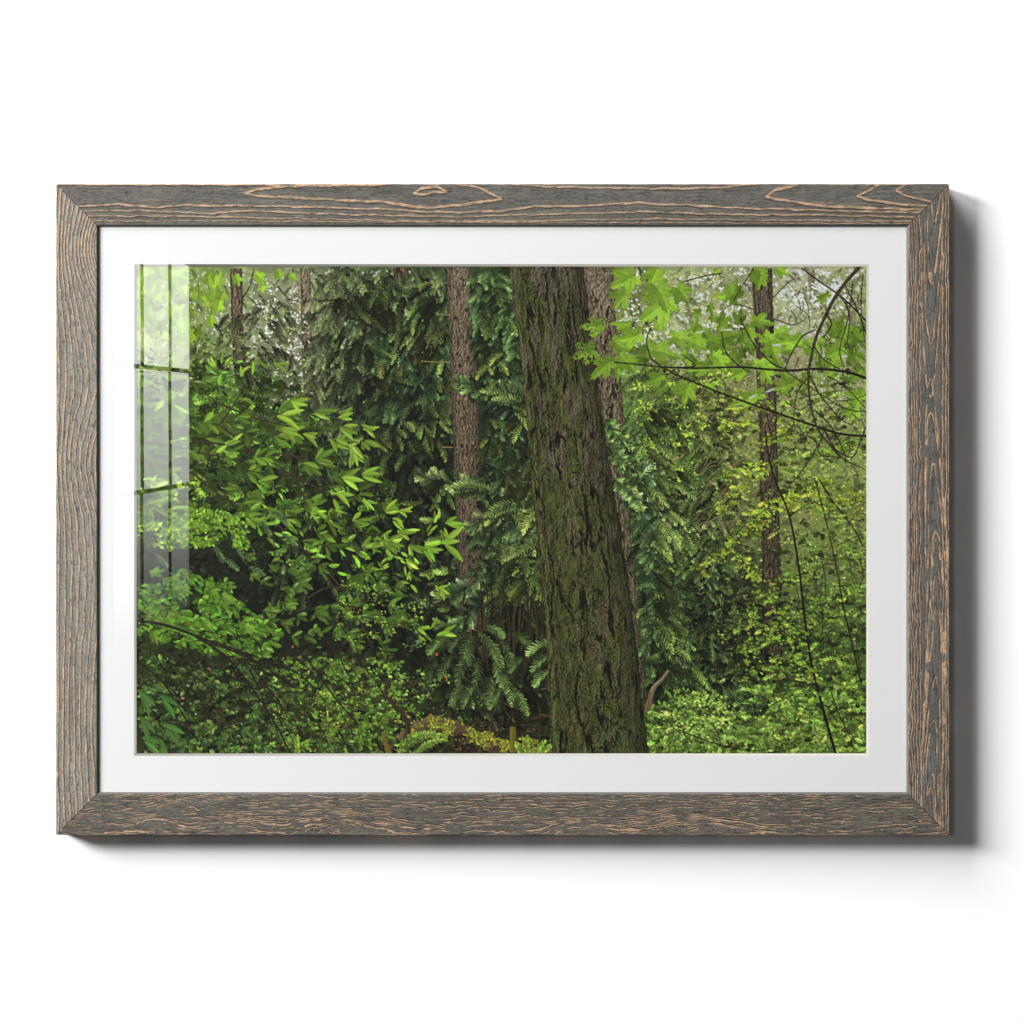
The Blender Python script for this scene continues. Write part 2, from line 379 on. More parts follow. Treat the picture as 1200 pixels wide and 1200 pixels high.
def small_leaves(poly, n, col, L=(2, 4), ar=.5, s=.2, h=.05, ang=(0, .6), thr=0.0, seed=0, gloss=.08, kind='leaf', local=0.0, clump=9):
    P = np.array(poly)
    x, y = spread_pts(n, P[:, 0].min(), P[:, 0].max(), P[:, 1].min(), P[:, 1].max(), lambda a, b: inpoly(a, b, poly) & (fbm(a/clump*.5, b/clump*1.3, 3, 60+seed) > thr))
    N = len(x); o = np.argsort(rng.random(N)); x = x[o]; y = y[o]
    a = rng.normal(ang[0], ang[1], N)+np.where(rng.random(N) < .5, 0, math.pi)
    l = rng.uniform(L[0], L[1], N)
    lum = .45+1.0*sm(.25, .75, fbm(x/13, y/5, 3, 70+seed)); o = np.argsort(lum+rng.normal(0, .18, N)); x, y, a, l, lum = x[o], y[o], a[o], l[o], lum[o]
    c = jit(n_(col), N, s, h)*lum[:, None]
    if local: c = c*(1-local)+local*np.clip(bgcol(x, y)*1.35, 0, 1)*np.exp(rng.normal(0, s, (N, 1)))
    leaves(x, y, a, l, l*ar*rng.uniform(.7, 1.2, N), np.clip(c, 0, 1), curv=rng.normal(0, .5, N), kind=kind, gloss=np.where(rng.random(N) < gloss, rng.uniform(.2, .7, N), 0))

def boughs(poly, n, ang, L, curve, col, pl=8.0, seed=0, thr=.4, s=.2, k=11, side=None):
    col = (col[0]*1.04, col[1]*.97, col[2]*.80); L = (L[0]*.72, L[1]); pl = pl*.88
    # long drooping flat cedar fronds, each over its own dark underside
    P = np.array(poly)
    x, y = spread_pts(n, P[:, 0].min(), P[:, 0].max(), P[:, 1].min(), P[:, 1].max(), lambda a, b: inpoly(a, b, poly) & (fbm(a/26, b/18, 2, 150+seed) > thr))
    N = len(x); o = np.argsort(-y+rng.normal(0, 20, N)); x, y = x[o], y[o]
    lum = .5+.8*sm(.3, .7, fbm(x/20, y/14, 2, 155+seed))
    sd = np.where(fbm(x/34, y/26, 2, 157+seed)+rng.normal(0, .04, N) < .5, 1., -1.) if side is None else np.full(N, float(side))
    for q in range(0, N, 12):
        sl = slice(q, q+12); m = len(x[sl]); a = rng.normal(ang, .22, m); a = np.where(sd[sl] > 0, a, math.pi-a); cv = curve*sd[sl]*rng.uniform(.6, 1.3, m); l = rng.uniform(L[0], L[1], m)
        fronds(x[sl]+1.5, y[sl]+4, a, l, k-2, pl*1.05, 1.5, n_(col)*.36*np.ones((m, 1)), curve=cv, spread=.95, pcurv=.2)
        fronds(x[sl], y[sl], a, l, k, pl*rng.uniform(.8, 1.1, m), 1.3, jit(n_(col), m, s)*lum[sl][:, None], curve=cv, spread=.95, tip=.6, pcurv=.25, axis=.7)

def sprays(poly, n, col, L=(8, 15), pl=3.8, pw=1.9, k=5, ang=.25, s=.2, thr=0.0, seed=0, pts=None, ax=None, local=0):
    # leafy twigs: paired leaves along a short shoot
    if pts is None:
        P = np.array(poly)
        x, y = spread_pts(n, P[:, 0].min(), P[:, 0].max(), P[:, 1].min(), P[:, 1].max(), lambda a, b: inpoly(a, b, poly) & (fbm(a/20, b/8, 3, 130+seed) > thr))
    else: x, y = pts
    N = len(x)
    lum = .42+.85*sm(.28, .72, fbm(x/15, y/6, 3, 140+seed)); o = np.argsort(lum+rng.normal(0, .12, N)); x, y, lum = x[o], y[o], lum[o]
    a = np.where(rng.random(N) < .5, rng.normal(ang, .3, N), math.pi-rng.normal(ang, .3, N))
    c = jit(n_(col), N, s, .05)
    if local: c = c*(1-local)+local*np.clip(bgcol(x, y)*1.2, 0, 1)
    fronds(x, y, a, rng.uniform(L[0], L[1], N), k, pl*np.exp(rng.normal(0, .15, N)), pw, np.clip(c*lum[:, None], 0, 1), curve=rng.normal(0, .35, N), spread=.95, tip=.25, kind='leaf', pcurv=.3, axis=ax)

def paint_forest():
    global img
    Y, X = np.mgrid[0:CH, 0:CW].astype(np.float32); X = X/S+PX0; Y = Y/S+PY0
    img = bgcol(X, Y)*(.62+.62*fbm(X/16, Y/12, 4, 1))[..., None]*(.75+.5*fbm(X/3, Y/2.5, 3, 2))[..., None]
    img = img.astype(np.float32)
    # pale sky showing through the far canopy
    skyc = [([(165, 316), (300, 316), (310, 400), (235, 450), (165, 420)], 210), ([(225, 360), (262, 350), (330, 385), (372, 420), (365, 470), (320, 470), (255, 410)], 330),
            ([(365, 316), (480, 316), (455, 385), (390, 378)], 150), ([(290, 330), (352, 320), (350, 400), (300, 385)], 120), ([(722, 316), (1012, 316), (1012, 420), (900, 430), (722, 425)], 900), ([(900, 316), (1012, 316), (1000, 370), (910, 362)], 420),
            ([(940, 440), (1012, 440), (1012, 500), (945, 500)], 90), ([(340, 350), (372, 350), (372, 480), (340, 480)], 130)]
    for p, n in skyc: holes(p, n, (226, 232, 234), 1.4, 5.5, .05)
    # distant trunks
    far = [(345, 9, 330, 470, (150, 150, 128)), (336, 5, 380, 470, (140, 140, 120)), (300, 5, 330, 430, (120, 125, 105)), (430, 5, 316, 360, (90, 88, 75)), (740, 6, 316, 370, (128, 126, 105)), (806, 6, 316, 420, (120, 118, 96)),
           (951, 8, 316, 362, (112, 106, 90)), (999, 7, 335, 450, (118, 110, 92)), (845, 5, 316, 380, (120, 120, 100)), (1004, 6, 550, 640, (95, 85, 62)), (968, 6, 420, 520, (110, 100, 78))]
    for x, w, a, b, c in far: trunk([(x-w/2, a), (x-w/2+2, b)], [(x+w/2, a), (x+w/2+2, b)], c, c, .35, .35, seed=int(x), edge=.25)
    img = blur(img, 2)
    for p, n in skyc: holes(p, n, (236, 240, 242), .8, 3.2, .04)
    # far foliage, all over
    full = [(158, 311), (1018, 311), (1018, 885), (158, 885)]
    needle_mass(full, 2600, 1.05, L=(8, 18), pl=3.6, pw=.9, k=7, seed=1)
    right_far = [(722, 311), (1018, 311), (1018, 560), (735, 560)]
    small_leaves(right_far, 5200, (150, 178, 100), L=(1.2, 3.4), thr=.47, seed=2, local=.45)
    small_leaves([(158, 311), (480, 311), (480, 470), (158, 470)], 2600, (120, 150, 92), L=(1.3, 3), thr=.47, seed=3, local=.6)
    holes([(795, 316), (880, 316), (878, 395), (800, 400)], 420, (236, 240, 242), 1.0, 4.4, .04)
    holes([(905, 322), (1000, 316), (990, 362), (912, 352)], 420, (236, 240, 244), 1.2, 5.5, .04)
    holes([(722, 355), (790, 345), (800, 420), (724, 420)], 170, (232, 236, 236), 1.0, 3.8, .04)
    holes([(300, 335), (345, 330), (368, 420), (320, 440)], 420, (226, 230, 232), .8, 2.8, .04)
    # grey-brown dry branch haze behind the right-hand leaves
    k = 900; x, y = spread_pts(k, 800, 960, 400, 640, lambda a, b: fbm(a/25, b/25, 2, 91) > .5)
    a = rng.normal(D(150), .35, len(x)); leaves(x, y, a, rng.uniform(6, 20, len(x)), .55, jit(n_((128, 118, 88)), len(x), .2), kind='needle', curv=-.4, vein=0)
    hz = (.30*sm(735, 800, X)*(1-sm(430, 560, Y))+.22*(1-sm(330, 400, X))*(1-sm(400, 470, Y)))*(.5+fbm(X/40, Y/30, 2, 163)); img = (img*(1-hz[..., None])+hz[..., None]*n_((190, 204, 186))).astype(np.float32)
    # mid trunks
    trunk([(269, 314), (270, 380), (274, 440)], [(283, 314), (284, 380), (288, 440)], (120, 106, 94), (100, 88, 76), .6, .4, seed=21, lean=.1)
    trunk([(351, 314), (353, 400), (356, 478)], [(363, 314), (365, 400), (367, 478)], (140, 132, 122), (112, 104, 94), .6, .4, seed=22)
    trunk([(460, 314), (466, 346)], [(478, 314), (482, 346)], (120, 98, 88), (105, 88, 78), .6, .4, seed=23)
    trunk([(507, 325), (509, 445)], [(516, 325), (519, 445)], (52, 48, 44), (40, 38, 34), .6, .4, seed=24)
    trunk([(748, 445), (751, 500), (753, 562)], [(753, 445), (757, 500), (759, 562)], (72, 64, 50), (52, 48, 38), .6, .4, seed=25)
    trunk([(881, 314), (885, 380), (888, 470), (890, 560), (892, 640), (894, 780)], [(905, 314), (907, 380), (909, 470), (912, 560), (915, 640), (919, 780)], (104, 97, 86), (82, 74, 60), .7, .6, seed=26, lean=.1)
    # trunk twigs
    for p in [[(884, 362), (862, 356), (846, 362)], [(905, 350), (925, 330), (934, 326)], [(905, 372), (930, 380), (946, 372)], [(884, 400), (860, 408), (838, 404)], [(892, 600), (886, 625), (880, 650)], [(912, 598), (905, 592), (897, 598), (893, 610)]]:
        line(p, 1.3, .4, (86, 78, 62))
    # cedar wall in the centre-left
    cen = [(385, 311), (528, 311), (545, 700), (560, 800), (440, 760), (330, 700), (290, 520), (350, 470), (378, 420)]
    small_leaves([(226, 400), (385, 330), (385, 470), (300, 480), (226, 440)], 2200, (98, 128, 74), L=(1.6, 3.8), thr=.46, seed=45, gloss=.12)
    needle_mass([(226, 380), (330, 340), (350, 470), (226, 440)], 160, 1.0, L=(10, 20), seed=46)
    needle_mass([(362, 311), (420, 311), (430, 470), (372, 470)], 170, .85, L=(12, 24), seed=47)
    holes([(296, 325), (352, 320), (372, 470), (322, 470)], 300, (234, 238, 240), 1.0, 4.4, .04); holes([(378, 318), (450, 318), (440, 352), (385, 350)], 110, (220, 228, 220), .8, 2.6, .04)
    needle_mass(cen, 900, .80, L=(14, 30), dirs=(40, 150), pl=5.5, pw=1.0, k=11, seed=4)
    needle_mass(cen, 1500, 1.15, L=(12, 26), dirs=(35, 145), pl=5.0, pw=.9, k=11, seed=5, s=.28)
    needle_mass([(370, 311), (525, 311), (530, 520), (420, 500), (360, 420)], 560, 1.5, L=(10, 24), dirs=(35, 150), pl=5.0, pw=.9, k=11, add=(5, 8, 3), seed=6, thr=.5)
    for p in [[(372, 352), (420, 350), (462, 351), (490, 356)], [(420, 396), (452, 380), (486, 367)], [(480, 412), (500, 405), (520, 397)], [(412, 448), (440, 436), (470, 425)], [(360, 500), (400, 480), (440, 470)], [(450, 520), (480, 505), (520, 496)]]:
        line(p, 1.4, .5, (42, 38, 32))
    # dark hollow pockets between sprays
    small_leaves([(430, 520), (530, 500), (540, 700), (460, 690)], 260, (30, 44, 30), L=(4, 9), seed=7, gloss=0)
    boughs([(400, 320), (520, 320), (526, 600), (470, 620), (420, 520), (390, 420)], 330, .75, (20, 34), .55, (66, 90, 58), pl=6.5, seed=8, thr=.42, k=12)
    # trunk three
    trunk([(523, 313), (526, 400), (529, 480), (532, 560), (535, 640), (537, 700), (540, 770)], [(552, 313), (556, 400), (560, 470), (563, 560), (568, 640), (570, 700), (574, 770)], (128, 118, 108), (92, 80, 68), .65, .42, seed=31, edge=.35)
    for p in [[(497, 331), (512, 331), (524, 331)], [(493, 423), (510, 424), (528, 424)], [(518, 524), (530, 524)], [(512, 368), (528, 369)]]: line(p, .9, 1.1, (128, 124, 82))
    for (x, y) in [(546, 361), (533, 370), (548, 417), (538, 426), (540, 520)]: leaves([x], [y], [1.2], 4.5, 4, n_((52, 40, 34))[None], kind='blob')
    # sprays right of trunk three
    reg = [(562, 311), (606, 311), (632, 560), (645, 800), (590, 840), (578, 640)]
    needle_mass(reg, 420, .75, L=(12, 26), dirs=(50, 130), pl=5, pw=1, k=10, seed=8)
    needle_mass(reg, 700, 1.35, L=(10, 24), dirs=(20, 160), pl=4.6, pw=.9, k=10, seed=9, s=.3)
    needle_mass([(556, 311), (606, 311), (612, 420), (565, 430)], 150, 1.8, L=(8, 16), dirs=(20, 160), pl=4, pw=1.1, k=8, add=(5, 8, 3), seed=10)
    # lighter cedar branches crossing trunk three
    def branch(pts, n, L, pl, col, pw=1.0, up=.2):
        P = np.array(pts, float); t = np.linspace(0, len(P)-1.001, n); i = t.astype(int); f = (t-i)[:, None]
        q = P[i]*(1-f)+P[i+1]*f; d = P[i+1]-P[i]; a = np.arctan2(d[:, 1], d[:, 0])
        line(pts, 1.2, .5, (110, 84, 62))
        base = n_(col)*.98; base = base.mean()+(base-base.mean())*.86
        for g_, off in ((.26, 2.0), (.62, .8), (1.0, 0)):
            for sd in (-1, 1):
                m = rng.random(n) < (.8 if g_ < 1 else .55)
                fronds(q[m, 0]+off+rng.normal(0, 1, int(m.sum())), q[m, 1]+off*1.6, (a+sd*rng.uniform(.1, .95, n))[m], (L*(1.15-.5*t/len(P))*rng.uniform(.7, 1.25, n))[m], max(4, int(L/2.7)), pl*1.4, 1.35, jit(base*g_, int(m.sum()), .2), curve=sd*.35+up, spread=.68, tip=.9, pcurv=.2, axis=.7)
    G1, G2, G3 = (110, 142, 80), (86, 118, 66), (130, 166, 84)
    branch([(618, 470), (596, 462), (566, 456), (540, 448)], 12, 15, 5, G2)
    branch([(628, 640), (600, 600), (560, 575), (535, 566), (500, 560)], 16, 20, 5.5, G1)
    branch([(638, 600), (612, 592), (585, 596), (558, 612)], 14, 18, 5.2, G1)
    branch([(632, 610), (606, 625), (580, 640), (556, 630)], 12, 16, 5, G2)
    branch([(640, 660), (612, 668), (585, 690), (560, 700)], 13, 18, 5.2, G2)
    branch([(600, 640), (570, 660), (545, 690), (520, 702)], 14, 18, 5.2, (92, 130, 78))
    branch([(643, 665), (628, 672), (612, 684)], 8, 15, 5, G3)
    branch([(570, 700), (540, 728), (510, 742), (494, 746)], 12, 17, 5, (74, 112, 66))
    branch([(648, 560), (622, 560), (606, 570)], 8, 12, 4.5, G1)
    needle_mass([(556, 540), (640, 540), (642, 700), (560, 700)], 240, 1.7, L=(8, 18), dirs=(20, 160), pl=4.6, pw=.95, k=9, seed=12, add=(5, 8, 3))
    boughs([(560, 330), (602, 330), (622, 540), (570, 540)], 60, .5, (18, 28), .9, (84, 112, 62), pl=6, seed=1, k=9)
    boughs([(580, 540), (634, 540), (640, 700), (584, 700)], 80, .55, (20, 32), .8, (98, 130, 78), pl=7, seed=2)
    boughs([(490, 560), (520, 560), (530, 740), (495, 740)], 22, .6, (18, 26), -.8, (80, 108, 66), pl=6.5, seed=3, side=-1)
    for (x, y, a, L_, cv) in [(596, 462, 3.5, 34, -.5), (612, 470, 3.4, 36, -.4), (580, 575, 3.45, 34, -.5), (570, 572, 3.3, 40, -.55), (606, 596, 3.2, 34, -.7), (598, 588, 2.9, 36, -.6), (560, 570, 3.5, 30, -.7), (620, 640, 2.8, 34, -.4)]:
        fronds([x+2], [y+4], [a], [L_], 9, [7], [1.5], n_((40, 56, 32))[None], curve=[cv], spread=.95); fronds([x], [y], [a], [L_], 12, [6.8], [1.4], n_((112, 148, 82))[None], curve=[cv], spread=.95, tip=.6, pcurv=.2, axis=.8)
    # dark vertical thicket below
    for i in range(75):
        x = rng.uniform(560, 645); y = rng.uniform(680, 740); line([(x, y), (x+rng.normal(0, 3), y+30), (x+rng.normal(0, 5), y+rng.uniform(50, 90))], .9, .5, rng.choice([(58, 46, 34), (36, 34, 24), (66, 62, 40)]))
    # ---- right of the big trunk
    trunk([(680, 313), (700, 440), (720, 600), (735, 740), (745, 830)], [(719, 313), (723, 390), (730, 470), (733, 540), (738, 600), (747, 680), (752, 740), (758, 830)], (130, 124, 112), (94, 86, 72), .75, .55, seed=33, edge=.3, lean=.35)
    rg = [(746, 430), (845, 430), (870, 560), (880, 720), (850, 830), (775, 830), (762, 680), (752, 560)]
    needle_mass(rg, 700, .85, L=(14, 30), dirs=(30, 160), pl=5, pw=1, k=11, seed=13)
    small_leaves([(735, 425), (860, 425), (870, 560), (740, 520)], 1500, (140, 180, 56), L=(2, 5), thr=.5, seed=14, local=.2)
    needle_mass(rg, 900, 1.25, L=(12, 28), dirs=(25, 165), pl=5, pw=.9, k=11, seed=15, s=.3, add=(5, 8, 3))
    needle_mass([(760, 440), (840, 440), (850, 560), (760, 560)], 170, 1.15, L=(12, 24), dirs=(25, 165), pl=5, pw=.9, k=11, seed=16, add=(5, 8, 3))
    for (pts, L, c) in [([(748, 600), (770, 596), (792, 604), (812, 612)], 18, (106, 148, 100)), ([(742, 548), (760, 550), (780, 556)], 13, (96, 140, 84)), ([(738, 510), (756, 512), (774, 520)], 12, (96, 138, 84)), ([(746, 622), (775, 630), (800, 642), (822, 655)], 18, (100, 142, 92)),
                        ([(752, 560), (775, 560), (800, 570)], 14, (110, 150, 98)), ([(765, 668), (790, 680), (815, 700), (828, 715)], 17, (96, 136, 86)), ([(752, 690), (775, 715), (800, 735), (815, 742)], 18, (82, 124, 76)), ([(752, 742), (775, 755), (800, 770), (822, 790)], 22, (92, 140, 78)), ([(752, 722), (768, 738), (790, 748)], 16, (104, 150, 84)), ([(757, 775), (785, 785), (812, 800)], 18, (80, 124, 62)),
                        ([(708, 492), (722, 510), (736, 522)], 10, (104, 146, 72)), ([(712, 520), (724, 535), (735, 545)], 9, (100, 142, 70)), ([(720, 560), (738, 575), (748, 590)], 10, (110, 150, 82)), ([(775, 800), (800, 806), (850, 800), (870, 812)], 14, (90, 138, 62))]:
        branch(pts, 13, L, 5.2, c, pw=1.1, up=.25)
    needle_mass([(752, 560), (830, 560), (850, 780), (760, 790)], 330, 1.7, L=(10, 24), dirs=(25, 160), pl=4.8, pw=.9, k=10, seed=17, add=(5, 8, 3), s=.3, thr=.45)
    small_leaves([(742, 430), (850, 430), (850, 520), (800, 580), (752, 540)], 1900, (126, 166, 50), L=(2, 4.6), thr=.52, seed=48, gloss=.1)
    small_leaves([(760, 540), (860, 540), (860, 690), (790, 690)], 500, (96, 136, 50), L=(2, 4), thr=.55, seed=49, gloss=.1)
    boughs([(750, 470), (800, 480), (812, 600), (760, 600)], 46, .35, (18, 30), .7, (88, 122, 72), pl=6.5, seed=4, side=1)
    boughs([(752, 560), (806, 560), (815, 700), (764, 700)], 80, .35, (24, 38), .7, (98, 136, 86), pl=7.5, seed=5, side=1, thr=.36)
    boughs([(760, 690), (800, 690), (815, 790), (768, 800)], 60, .5, (24, 40), .6, (92, 132, 76), pl=8, seed=6, side=1, thr=.36)
    boughs([(800, 560), (870, 560), (870, 700), (812, 700)], 50, .5, (18, 28), .7, (66, 92, 60), pl=6, seed=7)
    # hollow
    small_leaves([(800, 700), (900, 680), (905, 790), (830, 800)], 420, (26, 36, 24), L=(3, 9), seed=18, gloss=0, thr=.4)
    needle_mass([(800, 640), (890, 620), (900, 800), (820, 800)], 170, 1.5, L=(10, 22), dirs=(20, 150), pl=4.6, pw=.9, k=9, seed=19, s=.3)
    # brown hazy twigs
    for i in range(170):
        x = rng.uniform(830, 950); y = rng.uniform(430, 620); L_ = rng.uniform(12, 34); a = rng.normal(D(145), .25)
        line([(x, y), (x+L_*.5*math.cos(a), y+L_*.5*math.sin(a)-2), (x+L_*math.cos(a), y+L_*math.sin(a)+3)], .5, .3, rng.choice([(124, 112, 84), (96, 88, 62), (140, 132, 100)]))
    # right: tiers of small yellow-green vine leaves
    def tier(x0, y0, x1, y1, n, thick, col, L=(2.6, 4.8), stem=True):
        t = rng.random(n); x = x0+(x1-x0)*t; sag = 3*np.sin(t*math.pi)
        y = y0+(y1-y0)*t-sag+rng.normal(0, thick, n)
        if stem: line([(x0, y0), ((x0+x1)/2, (y0+y1)/2-3), (x1, y1)], .8, .4, (70, 62, 40))
        m = rng.random(n) < .13
        sprays(None, 0, col, L=(7, 14), pl=L[1]*.62, pw=1.5, k=5, pts=(x[m], y[m]), seed=int(x0), s=.16)
        m = rng.random(n) < .30; a = rng.normal(.3, .5, int(m.sum()))
        leaves(x[m], y[m], a, rng.uniform(L[0], L[1], int(m.sum())), 1.9, jit(n_(col)*1.05, int(m.sum()), .15, .05), curv=rng.normal(0, .5, int(m.sum())))
    rr = [(840, 480), (1018, 470), (1018, 840), (900, 840), (850, 760)]
    small_leaves([(840, 620), (1018, 620), (1018, 840), (900, 840), (850, 760)], 2300, (64, 84, 46), L=(3, 7), thr=.46, seed=44, gloss=0)
    sprays(rr, 700, (84, 112, 54), thr=.46, seed=20, local=.4, L=(6, 12), pl=3, pw=1.6, k=5)
    sprays(rr, 420, (104, 138, 50), thr=.52, seed=21, L=(6, 12), pl=3, pw=1.6, k=5)
    trunk([(890, 540), (893, 640), (894, 700)], [(912, 540), (915, 640), (917, 700)], (96, 80, 60), (84, 68, 50), .7, .6, seed=26, lean=.1, fade=([540, 580, 660, 700], [.60, .66, .62, .4]))
    veil = .34*sm(835, 900, X)*sm(420, 470, Y)*(1-sm(640, 760, Y))*(.6+.8*fbm(X/30, Y/22, 2, 161)); img = img*(1-veil[..., None])+veil[..., None]*n_((158, 176, 118))
    sprays([(850, 430), (1018, 430), (1018, 720), (870, 720)], 480, (112, 142, 66), thr=.44, seed=61, L=(5, 9), pl=2.6, pw=1.3, k=4)
    small_leaves([(840, 430), (1018, 430), (1018, 720), (860, 720)], 1100, (146, 172, 84), L=(1.4, 3.2), thr=.5, seed=62)
    small_leaves([(800, 690), (880, 670), (930, 700), (930, 800), (830, 812)], 500, (34, 44, 28), L=(4, 11), seed=63, gloss=0, thr=.42)
    for i in range(40):
        x = rng.uniform(820, 1010); y = rng.uniform(640, 780); line([(x, y), (x+rng.normal(0, 4), y+18), (x+rng.normal(0, 8), y+rng.uniform(30, 60))], .8, .4, (58, 52, 38))
    trunk([(890, 450), (891, 560), (893, 640), (894, 760)], [(910, 450), (912, 560), (915, 640), (918, 760)], (104, 97, 86), (82, 74, 60), .7, .6, seed=26, lean=.1, fade=([450, 560, 680, 760], [.72, .80, .72, .30]))
    YG, YG2 = (138, 172, 50), (114, 152, 54)
    for (x0, y0, x1, y1, n, th) in [(822, 664, 900, 610, 170, 3), (880, 620, 975, 560, 220, 5), (838, 600, 905, 545, 150, 4), (850, 560, 900, 540, 90, 4), (866, 622, 930, 575, 140, 4), (888, 520, 960, 505, 150, 5), (900, 480, 950, 520, 60, 6), (860, 650, 905, 700, 120, 6), (925, 545, 1012, 520, 190, 7), (930, 600, 1012, 585, 190, 8),
                                  (856, 470, 910, 480, 110, 6), (845, 500, 890, 495, 90, 5), (880, 700, 960, 668, 190, 6), (900, 735, 985, 720, 180, 7), (940, 640, 1014, 650, 190, 9), (870, 760, 935, 740, 150, 5), (900, 790, 1000, 770, 200, 8), (945, 700, 1014, 700, 170, 9), (925, 470, 1014, 455, 150, 8), (860, 800, 930, 770, 120, 5), (780, 670, 822, 664, 30, 2), (840, 750, 890, 720, 100, 5)]:
        tier(x0, y0, x1, y1, n, th, YG if rng.random() < .5 and y0 < 700 else YG2)
    holes([(930, 470), (1012, 470), (1012, 660), (940, 640)], 60, (222, 228, 214), .6, 1.6, .05)
    # ground cover lower right
    gr = [(758, 836), (790, 815), (850, 812), (900, 800), (1018, 790), (1018, 885), (758, 885)]
    small_leaves(gr, 2600, (66, 98, 40), L=(3, 6), seed=23, gloss=.03)
    P = np.array(gr); x, y = spread_pts(560, 758, 1018, 812, 890, lambda a, b: inpoly(a, b, gr)); N = len(x); o = np.argsort(y); x, y = x[o], y[o]
    fronds(x, y+6, rng.normal(-1.57, .9, N), rng.uniform(8, 20, N), 10, 3.2, 1.1, jit(n_((108, 148, 62)), N, .22), curve=rng.normal(0, .6, N), spread=1.0, kind='leaf')
    sprays(gr, 900, (112, 150, 60), thr=.44, seed=24, L=(6, 12), pl=3.2, pw=1.8, k=5, ang=-.2)
    small_leaves([(760, 820), (860, 818), (860, 870), (765, 870)], 700, (112, 152, 66), L=(2.2, 4.2), seed=25, thr=.40, gloss=.18, ar=.6)
    for p in [[(800, 858), (840, 872), (880, 880), (905, 878)], [(870, 850), (900, 830), (930, 815)], [(960, 825), (990, 835), (1014, 850)], [(975, 812), (985, 840), (1000, 870)]]: line(p, 1.1, .6, (52, 42, 30))
    branch([(842, 800), (862, 812), (880, 826)], 9, 13, 4, (92, 142, 70)); branch([(900, 822), (880, 826), (862, 822)], 9, 12, 4, (96, 146, 66))
    # saplings
    line([(897, 505), (902, 540), (912, 570), (926, 606), (936, 660), (942, 710), (950, 770), (962, 820), (980, 884)], 1.2, 2.9, (34, 26, 20))
    line([(926, 606), (938, 596), (956, 588)], 1.0, .5, (44, 36, 24)); line([(960, 560), (975, 585), (1000, 618), (1012, 640)], 1.3, .9, (44, 36, 26))
    line([(955, 560), (966, 600), (980, 660), (990, 715), (1003, 770), (1010, 800)], .9, 1.6, (44, 38, 26)); line([(980, 640), (1010, 626)], .6, .5, (50, 42, 28))
    tier(895, 575, 915, 640, 60, 8, YG2, stem=False); tier(930, 560, 1000, 640, 90, 14, YG2, stem=False); tier(900, 700, 960, 800, 130, 16, (122, 170, 52), stem=False)
    maple(990, 640, .4, 9, .6, 0, n_((118, 168, 48))); maple(1005, 690, 2.4, 9, .7, 1, n_((104, 156, 52))); maple(1008, 818, 1.2, 8, .8, 0, n_((120, 170, 50)))
    # ---- lower left and middle ground
    gl = [(158, 700), (300, 740), (430, 770), (500, 800), (560, 830), (640, 850), (650, 885), (158, 885)]
    small_leaves(gl, 2300, (40, 56, 28), L=(3, 8), seed=26, gloss=.02)
    small_leaves(gl, 450, (84, 58, 42), L=(2, 6), seed=27, gloss=.0, thr=.5)
    for i in range(190):
        x = rng.uniform(160, 640); y = rng.uniform(770, 884); L_ = rng.uniform(6, 26); a = rng.uniform(-.9, .9)
        line([(x, y), (x+L_*.5*math.cos(a), y+L_*.5*math.sin(a)-1), (x+L_*math.cos(a), y+L_*math.sin(a))], .7, .3, rng.choice([(94, 72, 52), (52, 38, 28), (112, 94, 66)]))
    sprays([(158, 770), (340, 780), (340, 885), (158, 885)], 280, (56, 80, 38), thr=.42, seed=51, L=(9, 18), pl=5, pw=2.4)
    small_leaves([(158, 770), (340, 780), (340, 885), (158, 885)], 420, (62, 88, 40), L=(3, 8), seed=28, gloss=.08, thr=.38, s=.3, ar=.6)
    small_leaves([(158, 790), (330, 800), (330, 885), (158, 885)], 50, (122, 138, 118), L=(2, 4.2), seed=29, gloss=.20, thr=.5, s=.2, ar=.6)
    small_leaves([(158, 790), (330, 800), (330, 885), (158, 885)], 16, (166, 96, 80), L=(1.6, 3.6), seed=30, gloss=.0, thr=.5, s=.2, ar=.6)
    sprays([(320, 770), (470, 770), (480, 885), (320, 885)], 300, (76, 106, 42), thr=.44, seed=52, L=(8, 16), pl=4.4, pw=2)
    small_leaves([(320, 770), (470, 770), (480, 885), (320, 885)], 700, (74, 102, 42), L=(2.4, 6.5), seed=31, gloss=.08, thr=.42, s=.28, ar=.5)
    small_leaves([(370, 808), (470, 800), (480, 850), (370, 860)], 900, (104, 120, 42), L=(1.2, 3), seed=32, gloss=.0, thr=.48, s=.2, ar=.6)
    small_leaves([(440, 780), (560, 790), (580, 850), (440, 860)], 800, (84, 122, 54), L=(2, 5), seed=33, gloss=.14, thr=.46, ar=.6)
    small_leaves([(462, 846), (520, 830), (640, 846), (645, 885), (462, 885)], 420, (36, 40, 24), L=(3, 8), seed=64, gloss=0)
    # log with moss
    line([(470, 872), (500, 852), (530, 852), (560, 866), (600, 876), (646, 884)], 22, 10, (84, 74, 56), .3)
    x, y = spread_pts(5200, 478, 640, 840, 885, lambda a, b: (np.abs(b-np.interp(a, [478, 505, 530, 560, 600, 640], [858, 850, 854, 866, 872, 879])) < 8+5*vnoise(a/6, b/6, 3)) & (fbm(a/9, b/6, 2, 95) > .45))
    o = np.argsort(y); x, y = x[o], y[o]; leaves(x, y, rng.normal(1.57, .8, len(x)), rng.uniform(1.2, 2.8, len(x)), .9, jit(n_((140, 156, 44)), len(x), .25), kind='needle')
    small_leaves([(530, 860), (620, 872), (620, 884), (530, 884)], 260, (74, 56, 40), L=(2, 5), seed=34, gloss=.0, thr=.45)
    line([(456, 798), (453, 812), (460, 826), (472, 838), (478, 850), (476, 866)], 5, 7, (58, 50, 38), .35); line([(448, 858), (456, 884)], 4, 6, (110, 98, 36), .3); line([(601, 852), (602, 882)], 6, 8, (104, 102, 34), .3)
